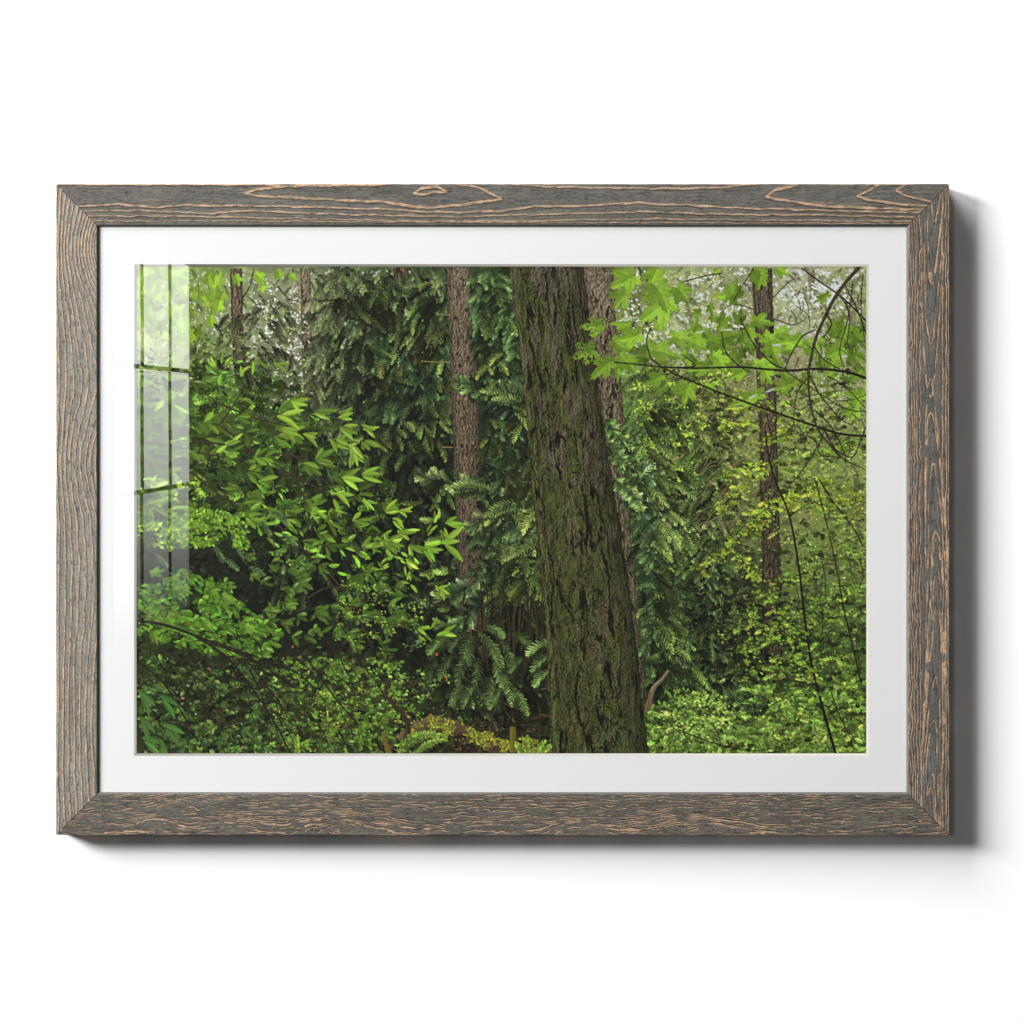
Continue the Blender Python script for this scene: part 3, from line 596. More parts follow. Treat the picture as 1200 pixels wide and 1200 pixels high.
    fronds([468], [886], [-1.3], [60], 26, [7], [1.7], n_((132, 176, 70))[None], curve=[1.9], spread=1.3, kind='leaf', axis=1.0)
    fronds([488], [884], [-.95], [40], 22, [5], [1.4], n_((120, 164, 58))[None], curve=[1.1], spread=1.3, kind='leaf', axis=1.0)
    for (x, y, a, L_) in [(620, 884, -1.9, 22), (628, 884, -1.2, 20), (612, 884, -2.3, 16), (636, 884, -1.0, 16), (300, 884, -1.6, 20), (312, 884, -1.2, 16), (345, 884, -1.0, 24), (350, 884, -1.9, 22)]:
        fronds([x], [y], [a], [L_], 12, [4.5], [1.4], n_((124, 170, 58))[None], curve=[.5], spread=1.1, kind='leaf', axis=.8)
    # fern-like cedar cluster in the middle
    needle_mass([(495, 740), (640, 735), (640, 820), (600, 840), (520, 830)], 150, .9, L=(10, 20), dirs=(40, 140), seed=35)
    for rep in range(2):
        for (x, y, a, L_, cv, g) in [(548, 738, 2.6, 34, -.8, .7), (552, 742, 2.2, 40, -.5, .8), (556, 745, 1.9, 36, -.3, .75), (560, 742, .5, 42, .9, 1), (566, 746, .8, 44, .6, 1), (572, 750, 1.0, 40, .5, .9), (585, 752, .7, 36, .7, .85), (560, 770, 1.5, 40, .4, .7), (545, 772, 2.1, 34, -.4, .8), (530, 768, 2.3, 34, -.5, .75), (578, 776, 1.1, 34, .4, 1), (590, 790, 1.0, 40, .4, 1), (575, 792, 1.6, 34, .5, .85), (556, 800, 2.2, 34, -.4, .9), (545, 804, 2.6, 28, -.9, .8), (600, 806, .9, 38, .5, .95), (588, 806, 2.2, 30, -.3, 1), (520, 750, 2.7, 26, -.6, .8), (536, 742, 2.9, 30, -.7, .85), (612, 770, 2.5, 24, -.5, .8),
                            (642, 752, 2.8, 30, -.7, 1.1), (643, 768, 2.7, 28, -.7, 1.05), (643, 786, 2.6, 26, -.6, 1.05), (600, 742, .2, 26, .8, .7), (508, 775, 2.2, 26, -.5, .6), (570, 735, .1, 24, .9, 1.0)]:
            if rep == 0: fronds([x+2], [y+4], [a], [L_*1.05], 9, [8.5], [1.5], n_((44, 62, 36))[None], curve=[cv], spread=.95, pcurv=.2)
            else: fronds([x], [y], [a+rng.normal(0, .05)], [L_], 11, [8.0], [1.55], n_((104, 142, 76))[None]*g*rng.uniform(.85, 1.1), curve=[cv], spread=.95, tip=.6, pcurv=.25, axis=.8)
    for (x, y) in [(510, 767), (521, 794), (503, 838)]: leaves([x], [y], [0], 3.2, 2.8, n_((196, 84, 40))[None], kind='blob')
    # ---- big trunk
    trunk([(597, 311), (601, 360), (607, 390), (612, 430), (617, 490), (622, 560), (630, 640), (637, 700), (641, 760), (643, 820), (647, 886)], [(684, 311), (690, 370), (699, 430), (706, 490), (717, 560), (727, 620), (737, 680), (744, 740), (750, 790), (754, 840), (761, 886)],
          (94, 92, 80), (88, 92, 62), .95, 1.3, moss=1.35, mossc=(88, 100, 52), seed=41, edge=.38, hi=.35, lean=.22)
    line([(784, 786), (776, 797), (766, 808), (759, 832)], 2.5, 6.5, (120, 110, 92), .2); line([(762, 812), (757, 836)], 2, 3, (118, 86, 66))
    # ---- left rhododendron and broadleaf shrubs
    small_leaves([(158, 420), (300, 420), (330, 560), (250, 640), (158, 640)], 600, (56, 82, 34), L=(6, 12), seed=36, gloss=.05, ar=.38, s=.25, ang=(.2, .5))
    small_leaves([(158, 560), (240, 560), (250, 640), (158, 640)], 1700, (100, 140, 42), L=(3, 7), seed=37, gloss=.10, thr=.45, ar=.5)
    sprays([(158, 430), (300, 430), (440, 520), (470, 640), (300, 640), (158, 600)], 420, (80, 120, 42), thr=.49, seed=53, L=(12, 22), pl=6.5, pw=2.3)
    lm = [(158, 420), (240, 425), (330, 455), (420, 500), (450, 570), (480, 610), (460, 660), (380, 640), (300, 620), (158, 610)]
    G = (110, 160, 48)
    for rep, (n, g, LL) in enumerate([(34, .5, 17), (34, .78, 21), (38, 1.0, 23)]):
        tw = (62, 52, 44)
        if rep == 1:
          for p in [[(158, 540), (200, 548), (225, 555), (250, 575), (300, 610), (340, 640), (370, 660)], [(225, 518), (260, 520), (300, 532), (360, 535)], [(158, 516), (200, 522), (230, 530), (280, 538)], [(224, 545), (240, 515), (262, 490), (282, 460)], [(250, 470), (300, 490), (340, 500)], [(340, 548), (360, 590), (372, 600)], [(380, 608), (430, 625), (500, 634)], [(300, 580), (330, 620), (372, 660), (400, 690), (425, 735), (436, 760)], [(300, 535), (345, 535), (400, 583)], [(260, 500), (310, 540), (350, 560), (395, 585)], [(355, 705), (380, 690), (410, 690)]]:
              line(p, 2.2, 1.2, tw)
        x, y = spread_pts(n*2, 158, 490, 420, 670, lambda a, b: inpoly(a, b, lm) & (fbm(a/30, b/22, 2, 101+rep) > .42))
        N = len(x); o = np.argsort(rng.random(N)); x, y = x[o], y[o]
        shrub(x, y, rng.normal(.15, .35, N)+np.where(rng.random(N) < .25, math.pi, 0), 5, LL, 4.9, n_(G)*g, gloss=.14, spreadang=1.9, hgt=.4)
    tips = [(396, 487, -.2, 20), (372, 484, .1, 24), (398, 500, .25, 24), (425, 500, .3, 20), (388, 516, .4, 22), (412, 522, .9, 22), (410, 530, 1.1, 18), (355, 510, .2, 20), (400, 560, .1, 26), (425, 556, -.1, 22), (392, 580, .5, 22), (425, 585, .5, 18), (450, 598, -.4, 18), (466, 600, .1, 16), (462, 610, .6, 16), (468, 625, .1, 22), (500, 625, -.8, 12), (514, 612, -1.5, 14), (522, 615, -.3, 20), (518, 620, 1.2, 14), (495, 640, .2, 24), (520, 636, .1, 30), (500, 642, .7, 20), (480, 640, .5, 22), (425, 640, -.3, 24), (452, 636, .3, 22), (300, 422, .8, 16), (320, 425, .1, 18), (262, 425, -1.0, 14), (252, 430, -2.2, 14), (282, 440, -1.2, 14), (340, 470, .3, 22), (330, 490, .3, 24), (265, 520, -.6, 18), (330, 505, .3, 24), (475, 655, .8, 16), (505, 680, -1.4, 10), (512, 690, .3, 16), (515, 690, 1.1, 14), (446, 665, -.6, 14), (478, 680, -1.6, 12), (430, 670, .2, 16), (490, 738, .1, 16), (505, 736, -1.0, 12), (515, 745, -.3, 20), (492, 745, .7, 11)]
    for (x, y, a, L_) in tips:
        for d in (-.45, .4, 0): leaves([x+rng.normal(0, 2)], [y+rng.normal(0, 2)], [a+d+rng.normal(0, .12)], L_*rng.uniform(.8, 1.12), L_*.24, jit(n_((122, 170, 50)), 1, .12), curv=rng.normal(.15, .3), kind='leaf', gloss=.5 if rng.random() < .15 else 0)
    small_leaves([(300, 560), (500, 640), (480, 700), (400, 690), (300, 640)], 420, (104, 158, 42), L=(6, 13), seed=38, gloss=.18, ar=.34, s=.18, ang=(.3, .5), thr=.44)
    # dark hollow left and fern glimpses
    small_leaves([(158, 650), (330, 650), (380, 700), (360, 760), (250, 700), (158, 690)], 300, (28, 34, 24), L=(4, 10), seed=39, gloss=0)
    for (x, y, a) in [(262, 655, .5), (275, 640, .8), (250, 640, .9), (180, 650, .6), (290, 665, .3), (270, 625, 1.0), (320, 600, .6), (330, 625, .6), (305, 610, .9)]: fronds([x], [y], [a], [22], 12, [6], [1.1], n_((78, 110, 72))[None], curve=[.3], spread=.8)
    # second tier of broad leaves
    l2 = [(158, 690), (215, 668), (260, 680), (300, 720), (330, 745), (310, 770), (230, 760), (158, 740)]
    small_leaves(l2, 900, (62, 104, 34), L=(5, 10), seed=42, gloss=.04, ar=.42, ang=(.4, .5))
    x, y = spread_pts(210, 158, 330, 665, 775, lambda a, b: inpoly(a, b, l2)); N = len(x); shrub(x, y, rng.normal(.5, .6, N), 5, 11, 4.2, n_((92, 146, 40)), gloss=.10)
    x, y = spread_pts(90, 195, 290, 600, 640); shrub(x, y, rng.normal(.2, .6, len(x)), 4, 7, 3, n_((116, 168, 44)), gloss=.10)
    for (x, y, r, a) in [(178, 672, 14, -.3), (212, 690, 15, .4), (196, 725, 14, .9), (262, 700, 16, .5), (290, 735, 14, .5), (240, 730, 14, .8), (180, 745, 12, 1.2)]: maple(x, y, a, r, .55, 1, n_((100, 154, 44))*rng.uniform(.85, 1.1))
    l3 = [(290, 640), (470, 680), (480, 740), (440, 770), (330, 750), (280, 690)]
    x, y = spread_pts(230, 260, 490, 630, 790, lambda a, b: inpoly(a, b, l3) & (fbm(a/20, b/14, 2, 111) > .45)); shrub(x, y, rng.normal(.3, .7, len(x)), 5, 14, 4.4, n_((80, 120, 42)), gloss=.22)
    small_leaves([(400, 680), (500, 690), (500, 760), (390, 750)], 900, (104, 138, 52), L=(1.6, 3.6), seed=43, gloss=.05, thr=.48, ar=.5)
    x, y = spread_pts(70, 330, 480, 770, 880); shrub(x, y, rng.normal(.3, .8, len(x)), 5, 8, 3, n_((98, 146, 46)), gloss=.22)
    x, y = spread_pts(46, 160, 330, 800, 884); shrub(x, y, rng.normal(.3, .8, len(x)), 5, 9, 4, n_((74, 116, 50)), gloss=.3)
    # dark arching twigs bottom left
    for p, a, b in [([(158, 727), (190, 732), (220, 742), (260, 758), (300, 776), (345, 806)], 3.2, 1.6), ([(225, 744), (262, 768), (290, 800), (320, 845), (340, 884)], 2, 1.4), ([(160, 775), (190, 800), (212, 835), (232, 870)], 1.8, 1.2), ([(165, 860), (200, 884)], 1.8, 1.4), ([(260, 756), (300, 770), (330, 782), (350, 790)], 1.6, 1), ([(340, 760), (362, 776), (392, 818), (420, 850)], 1.8, 1.0), ([(396, 858), (412, 884)], 1.6, 1.4), ([(420, 735), (440, 760), (470, 765), (490, 756)], 1.3, .8), ([(384, 775), (385, 750), (395, 725)], 1.2, .8)]: line(p, a, b, (40, 34, 32))
    for i in range(46):
        x = rng.uniform(165, 420); y = rng.uniform(735, 840); a = rng.normal(.75, .35); L_ = rng.uniform(30, 80)
        if y > 760+.25*(x-160)+60: continue
        line([(x, y), (x+L_*.33*math.cos(a)+rng.normal(0, 2), y+L_*.33*math.sin(a-.15)), (x+L_*.66*math.cos(a), y+L_*.66*math.sin(a)+rng.normal(0, 2)), (x+L_*math.cos(a+.1), y+L_*math.sin(a+.15))], rng.uniform(.8, 1.5), .5, (44, 38, 34))
    for (x, y, a) in [(160, 810, .5), (185, 815, .3), (165, 865, .1), (190, 850, .2), (162, 840, .6), (185, 866, 1.0)]: leaves([x, x+4], [y, y+5], [a, a+.5], 28, 6.5, jit(n_((72, 122, 54)), 2, .08), curv=.4)
    # ---- top left maple canopy
    for i in range(75):
        x, y = rng.uniform(158, 262), rng.uniform(312, 392)
        if x > 235 and y > 360: continue
        maple(x, y, rng.uniform(0, 6.28), rng.uniform(12, 20), rng.uniform(.4, .8), i, n_((136, 184, 50))*rng.uniform(.66, 1.08))
    for (x, y, r) in [(276, 324, 12), (300, 322, 14), (310, 334, 11), (325, 318, 11), (340, 322, 10), (256, 354, 14), (246, 372, 13)]: maple(x, y, rng.uniform(.2, 2.8), r, .7, x, n_((136, 190, 44))*rng.uniform(.9, 1.08))
    holes([(165, 340), (235, 330), (240, 400), (170, 400)], 60, (214, 226, 214), .8, 2.8, .05)
    for p in [[(283, 350), (292, 335), (297, 314)], [(285, 374), (298, 366), (310, 360)], [(325, 335), (338, 350), (350, 352)], [(158, 435), (190, 436), (222, 440), (250, 452)]]: line(p, 1.2, .6, (50, 44, 36))
    # ---- top right maple canopy
    for i in range(190):
        x = rng.uniform(722, 1014); y = rng.uniform(314, 470)
        top = np.interp(x, [720, 760, 820, 880, 940, 1014], [400, 380, 380, 375, 400, 380]); bot = np.interp(x, [720, 800, 900, 1014], [440, 462, 458, 440])
        if (y < top or y > bot): continue
        maple(x, y, rng.uniform(0, 6.28), rng.uniform(11, 18), rng.uniform(.35, .7), i, n_((122, 172, 48))*rng.uniform(.62, 1.05))
    M = (130, 184, 46)
    big = [(742, 324, 2.6, 24, .8), (768, 318, 1.9, 18, .8), (733, 344, 2.3, 20, .75), (782, 352, 2.6, 30, .85), (770, 336, 1.2, 24, .9), (795, 338, .9, 18, .8), (704, 380, 2.9, 20, .75), (694, 410, 2.7, 21, .8), (720, 400, .6, 18, .7), (714, 424, 2.5, 22, .7), (728, 418, .9, 20, .7), (748, 392, 2.9, 24, .6), (765, 410, .2, 26, .6), (735, 378, 3.0, 18, .5), (790, 395, .1, 24, .5), (812, 402, .4, 20, .6), (806, 452, 1.9, 20, .8), (775, 440, 2.7, 18, .6), (835, 400, .3, 22, .6), (840, 418, .9, 20, .7), (848, 396, -.3, 20, .7), (856, 350, -1.2, 20, .7), (850, 372, 2.2, 16, .7), (862, 342, -1.4, 14, .6), (885, 376, .1, 18, .65), (878, 388, 1.2, 15, .7), (900, 396, .3, 20, .7), (905, 404, 1.3, 16, .7), (912, 390, -.2, 14, .6), (930, 400, .1, 15, .6), (888, 426, .2, 20, .5), (895, 432, 1.0, 18, .6), (870, 436, 2.6, 15, .6), (885, 318, .6, 17, .8), (892, 322, 1.9, 16, .8), (912, 316, .5, 12, .7), (970, 345, 2.6, 16, .35), (935, 398, 2.9, 22, .5), (950, 402, 1.1, 18, .6), (978, 390, -1.1, 20, .7), (990, 384, 1.9, 22, .75), (1002, 392, .9, 18, .7), (975, 416, 1.7, 18, .7), (1000, 412, 1.2, 20, .7), (985, 408, 2.5, 18, .8), (1008, 434, 2.2, 14, .6), (1010, 462, 2.7, 20, .6), (1004, 474, 2.0, 18, .6), (1000, 480, 2.8, 14, .5), (820, 366, 2.9, 9, .8), (848, 346, 3, 9, .8), (832, 358, 1.2, 8, .8), (836, 370, 1.8, 7, .8), (842, 316, 2.7, 7, .6), (890, 462, 2.85, 30, .34), (930, 448, 2.8, 26, .34), (830, 430, 2.9, 20, .5)]
    for i, (x, y, a, r, q) in enumerate(big):
        maple(x, y, a, r*1.2, q, i, n_(M)*rng.uniform(.76, 1.08), hole=.8 if i in (6, 7, 26) else 0)
    for (x, y, a) in [(735, 372, 2.7), (826, 388, 3.0), (848, 386, 0), (905, 404, 0), (908, 455, 2.7), (888, 462, 2.7), (742, 372, 2.8)]: leaves([x], [y], [a], 11, 1.6, n_((196, 214, 196))[None], kind='blob', vein=0)
    BK = (36, 30, 26)
    for p, a, b in [([(1018, 444), (995, 436), (960, 432), (920, 434), (870, 430), (820, 431), (780, 430), (750, 427), (720, 424)], 3.0, 1.0), ([(763, 420), (785, 435), (820, 450), (850, 462), (900, 480), (950, 497), (985, 508), (1018, 511)], 1.2, 2.4), ([(846, 320), (830, 322), (800, 330)], .9, 1.0), ([(763, 420), (758, 400), (762, 385)], 1.1, .7), ([(793, 430), (815, 428), (800, 415)], .8, .6), ([(868, 372), (882, 400), (905, 425), (922, 432)], .8, 1.1), ([(846, 388), (850, 410), (862, 424), (872, 432)], .7, 1.0), ([(940, 314), (962, 330), (990, 350), (1018, 378)], 1.0, 1.6), ([(884, 314), (870, 335), (860, 352)], .7, .7), ([(920, 434), (945, 450), (990, 478), (1018, 482)], .6, .8)]: line(p, a, b, BK)
    W_ = (66, 54, 46)
    for p, a, b in [([(1008, 312), (992, 330), (978, 350), (968, 370), (958, 392), (952, 415), (948, 440), (950, 470), (958, 500), (972, 520), (985, 535)], 4.2, 1.4), ([(968, 366), (975, 380), (965, 396)], 1.6, .8), ([(956, 386), (940, 395), (925, 420), (920, 434)], 1.4, .8), ([(990, 332), (1004, 360), (1016, 392)], 1.2, .8), ([(1000, 330), (995, 370), (985, 410), (990, 430)], 1.0, .7), ([(953, 402), (965, 420), (985, 432)], 1.2, .7), ([(950, 440), (935, 460), (930, 500)], 1.0, .5), ([(950, 440), (960, 460), (985, 490), (1000, 498)], 1.2, .6), ([(952, 470), (938, 480), (920, 470)], .9, .5), ([(958, 496), (946, 510), (944, 528)], .9, .5), ([(965, 500), (975, 520), (990, 538), (1015, 550)], 1.3, .7), ([(972, 520), (985, 530), (1000, 535), (1010, 515), (1014, 500)], 1.3, .6), ([(955, 480), (975, 500), (990, 530), (992, 542)], 1.1, .7), ([(980, 470), (1000, 468), (1016, 462)], .8, .5), ([(960, 520), (945, 545), (925, 570)], .9, .5), ([(968, 500), (960, 530), (984, 536)], 1.1, .6), ([(1012, 320), (1010, 360), (1014, 400)], 1.0, .5), ([(985, 345), (996, 368), (994, 402), (1000, 410)], 1.1, .5), ([(970, 440), (990, 452), (1015, 478)], .9, .5)]: line(p, a, b, W_ if a > 2 else (46, 38, 34))
    for i in range(70):
        x = rng.uniform(925, 1012); y = rng.uniform(330, 530); a = rng.normal(1.2, .5); L_ = rng.uniform(6, 20)
        line([(x, y), (x+L_*.5*math.cos(a)+1.5, y+L_*.5*math.sin(a)), (x+L_*math.cos(a), y+L_*math.sin(a))], .6, .3, (58, 48, 42))
    # far sky glow is softened by the lens
    # a trace of film grain and of lens softness
    soft = box1(box1(img, 1, 0), 1, 1)
    fine = soft-blur(soft, 4); soft = np.clip(soft+.38*fine, 0, 1)
    g = soft.mean(-1, keepdims=True); soft = g+(soft-g)*.80
    soft = np.clip(soft, 0, 1); wl = sm(.55, .85, soft[..., 2:3]); soft = soft**(1.04-.04*wl)*(np.array([1.07, 1.02, .89], np.float32)*(1-wl)+wl)
    img = np.clip(soft*(1+.05*(rng.random(img.shape[:2], dtype=np.float32)[..., None]-.5)), 0, 1)
# ---------------------------------------------------------------- the wall
wall = attr_mesh('wall', np.array([(-6, 0, -4), (6, 0, -4), (6, 0, 4), (-6, 0, 4)], np.float32), np.array([[0, 1, 2, 3]]), None, mat=plain_mat('wall_paint', (.97, .97, .97), .85, .1, bump=(700, .15), mottled=.01))
wall['kind'] = 'structure'

# ---------------------------------------------------------------- the picture, an Empty with its parts
pic = bpy.data.objects.new('framed_picture', None); sc.collection.objects.link(pic)
pic.empty_display_size = .2
pic['label'] = 'framed woodland photograph with white mat and weathered grey-brown wooden frame, on the white wall'
pic['category'] = 'framed picture'

# wood of the four rails: raised pale grain lines over grey stain, every line laid out in photo millimetres
FO = (65.5, 215.5, 1112.5, 978.5)       # outer edge
FW = 49.5                               # face width
HH = 34.0                               # how far the frame stands off the wall

def vee(X, Y, tip, up, dn, horizontal=True):
    """distance to two grain lines that meet in a point"""
    a = X if horizontal else Y; b = Y if horizontal else X
    d = np.full(X.shape, 99., np.float32)
    for br in (up, dn):
        pts = np.array([tip]+br, float)
        if pts[-1, 0] < pts[0, 0]: pts = pts[::-1]
        m = (a >= pts[0, 0]) & (a <= pts[-1, 0])
        if len(pts) > 2 or True:
            yy = np.interp(a, pts[:, 0], pts[:, 1])
            sl = np.gradient(pts[:, 1], pts[:, 0]) if len(pts) > 1 else [0]
            k = np.sqrt(1+np.interp(a, pts[:, 0], sl)**2)
            d = np.where(m, np.minimum(d, np.abs(b-yy)/k), d)
    return d

def grain_top(X, Y):
    wob = (fbm(X/14, Y/9, 3, 201)-.5)*2.6
    Yw = Y+wob
    L = np.zeros_like(X); 
    def add(d, w, a=1.0):
        nonlocal L
        w = w*(.55+.9*vnoise(X/17, Y/5, int(w*50)+3))
        L = np.maximum(L, a*(1-sm(w*.5-.1, w*.5+.4, d)))
    for pts, w_ in [([(65, 241.5), (115, 241), (140, 239.5), (180, 243), (220, 240), (260, 241), (340, 242), (440, 245), (520, 249), (590, 247.5), (625, 242), (680, 241), (740, 238), (800, 240), (850, 243), (950, 246), (1000, 247.5), (1112, 249)], 1.7),
                    ([(65, 248), (160, 246.5), (240, 250), (300, 247), (340, 249), (400, 251), (470, 253), (540, 254), (640, 251), (680, 250), (760, 248), (840, 251), (960, 252), (1112, 255)], 1.2),
                    ([(65, 254), (200, 253), (340, 256), (480, 259), (600, 259), (760, 256.5), (900, 258), (1112, 259.5)], 1.0), ([(65, 259.5), (260, 258.5), (420, 260), (1112, 262)], .45)]:
        pts = np.array(pts); add(np.abs(Yw-np.interp(X, pts[:, 0], pts[:, 1])), w_)
    add(vee(X, Yw, (286, 227), [(300, 222), (330, 219.5), (352, 217), (440, 215)], [(310, 230), (340, 231), (395, 235), (450, 236), (482, 242), (510, 243), (545, 239), (575, 235)]), 2.4)
    add(vee(X, Yw, (588, 233), [(575, 227), (563, 221), (548, 217), (520, 214)], [(575, 236), (545, 240)]), 2.4)
    add(vee(X, Yw, (484, 227), [(494, 221.5), (512, 219), (523, 225)], [(495, 229), (507, 226), (521, 225.5)]), 2.6)
    add(vee(X, Yw, (897, 230), [(908, 223), (928, 219), (936, 214)], [(915, 235), (960, 241), (1010, 243.5), (1112, 246)]), 2.4)
    add(vee(X, Yw, (1004, 230), [(1020, 222), (1034, 214)], [(1022, 235), (1050, 239), (1085, 241), (1112, 243)]), 2.4)
    add(vee(X, Yw, (1050, 223), [(1056, 219), (1063, 214)], [(1060, 229), (1090, 236), (1112, 240)]), 1.9)
    for p in [[(345, 219), (440, 216.5), (470, 214)], [(600, 216.5), (650, 219), (720, 220.5), (800, 221), (850, 219), (895, 215)], [(65, 216), (300, 216.3), (345, 219)]]:
        p = np.array(p); m = (X > p[0, 0]) & (X < p[-1, 0]); add(np.where(m, np.abs(Yw-np.interp(X, p[:, 0], p[:, 1])), 99), 1.5)
    fib = sm(.66, .80, fbm(X/22, Y/.75, 2, 210))*.75*sm(.4, .6, vnoise(X/40, Y/7, 9))
    return L, fib

def contour(phi, ks, w, X, Y, seed):
    gy, gx = np.gradient(phi); g = np.sqrt((gx/DX)**2+(gy/DY)**2)+.05
    L = np.zeros_like(X)
    for i, k in enumerate(ks):
        ww = w*(.5+1.0*vnoise(X/9, Y/9, seed+i))
        L = np.maximum(L, 1-sm(ww*.5-.1, ww*.5+.4, np.abs(phi-k)/g))
    return L

def grain_left(X, Y):
    wob = (fbm(Y/24, X/9, 3, 221)-.5)*3.4
    B = 40*np.exp(-((Y-292)/52)**2)+20*np.exp(-((Y-545)/46)**2)+9*np.exp(-((Y-440)/40)**2)*-1+5*np.sin(Y/120)-8*sm(840, 980, Y)-5*np.exp(-((Y-690)/60)**2)
    sq = np.clip(1-(114-X)/54, .10, 1)
    phi = (114-X)-B*sq+wob
    L = contour(phi, [-35, -30, -24, -17.5, -11, -4, 3, 11, 19, 26, 33, 39.5, 46], .85, X, Y, 230)
    fib = sm(.66, .82, fbm(Y/22, X/.8, 2, 240))*.7
    return L, fib

def grain_right(X, Y):
    wob = (fbm(Y/20, X/7, 3, 251)-.5)*5.5
    xc = 1094+4*np.sin(Y/90)
    dx = np.sqrt((X-xc)**2+1.5)
    up = Y-1.15*dx**2+wob*5; dn = Y+1.0*dx**2+wob*5
    La = contour(up, [448, 476, 540, 618, 634, 668, 706, 716, 790, 842, 905, 930], 1.2, X, Y, 260)*(Y > 430)
    Lb = contour(dn, [262, 322, 331, 402, 470], 1.2, X, Y, 262)*(Y < 470)
    L1 = np.maximum(La, Lb)*(dx < 13.5)*(.35+.65*sm(.35, .55, vnoise(X/4, Y/12, 31)))
    L2 = contour(X+wob, [1065.5, 1068.5, 1071.5, 1074.5, 1078.5], .6, X, Y, 270)
    L3 = contour(X+wob*.5, [1104.5, 1108.5, 1111.3], .8, X, Y, 280)*.9
    fib = sm(.66, .82, fbm(Y/14, X/.8, 2, 290))*.7
    return np.maximum(np.maximum(L1, L2), L3), fib

def grain_bottom(X, Y):
    kn = np.zeros_like(X)
    for cx, cy, sx, sy, a in [(400, 968, 46, 13, 17), (818, 972, 44, 14, 20), (178, 962, 26, 9, 9), (275, 968, 30, 9, 8), (600, 985, 70, 14, -12), (690, 975, 50, 10, 10), (985, 975, 50, 12, -10), (505, 960, 50, 10, -7), (215, 940, 40, 12, 8)]:
        kn += a*np.exp(-((X-cx)/sx)**2-((Y-cy)/sy)**2)
    wob = (fbm(X/26, Y/9, 4, 301, .55)-.5)*9
    phi = Y+kn+wob
    L = contour(phi, list(np.arange(918, 1010, 3.6)), .55, X, Y, 310)
    brk = sm(.36, .56, fbm(X/12, Y/3, 2, 320))
    W = contour(phi, [968.5, 977], 1.3, X, Y, 330)*sm(.45, .6, fbm(X/20, Y/8, 2, 325))
    fib = sm(.64, .82, fbm(X/12, Y/.8, 2, 340))*.7
    return np.maximum(L*(.16+.8*brk), W), fib

DX = DY = .5
wood_m = pigment_mat('stained_wood', .62, .25, bump=(1500, .35))

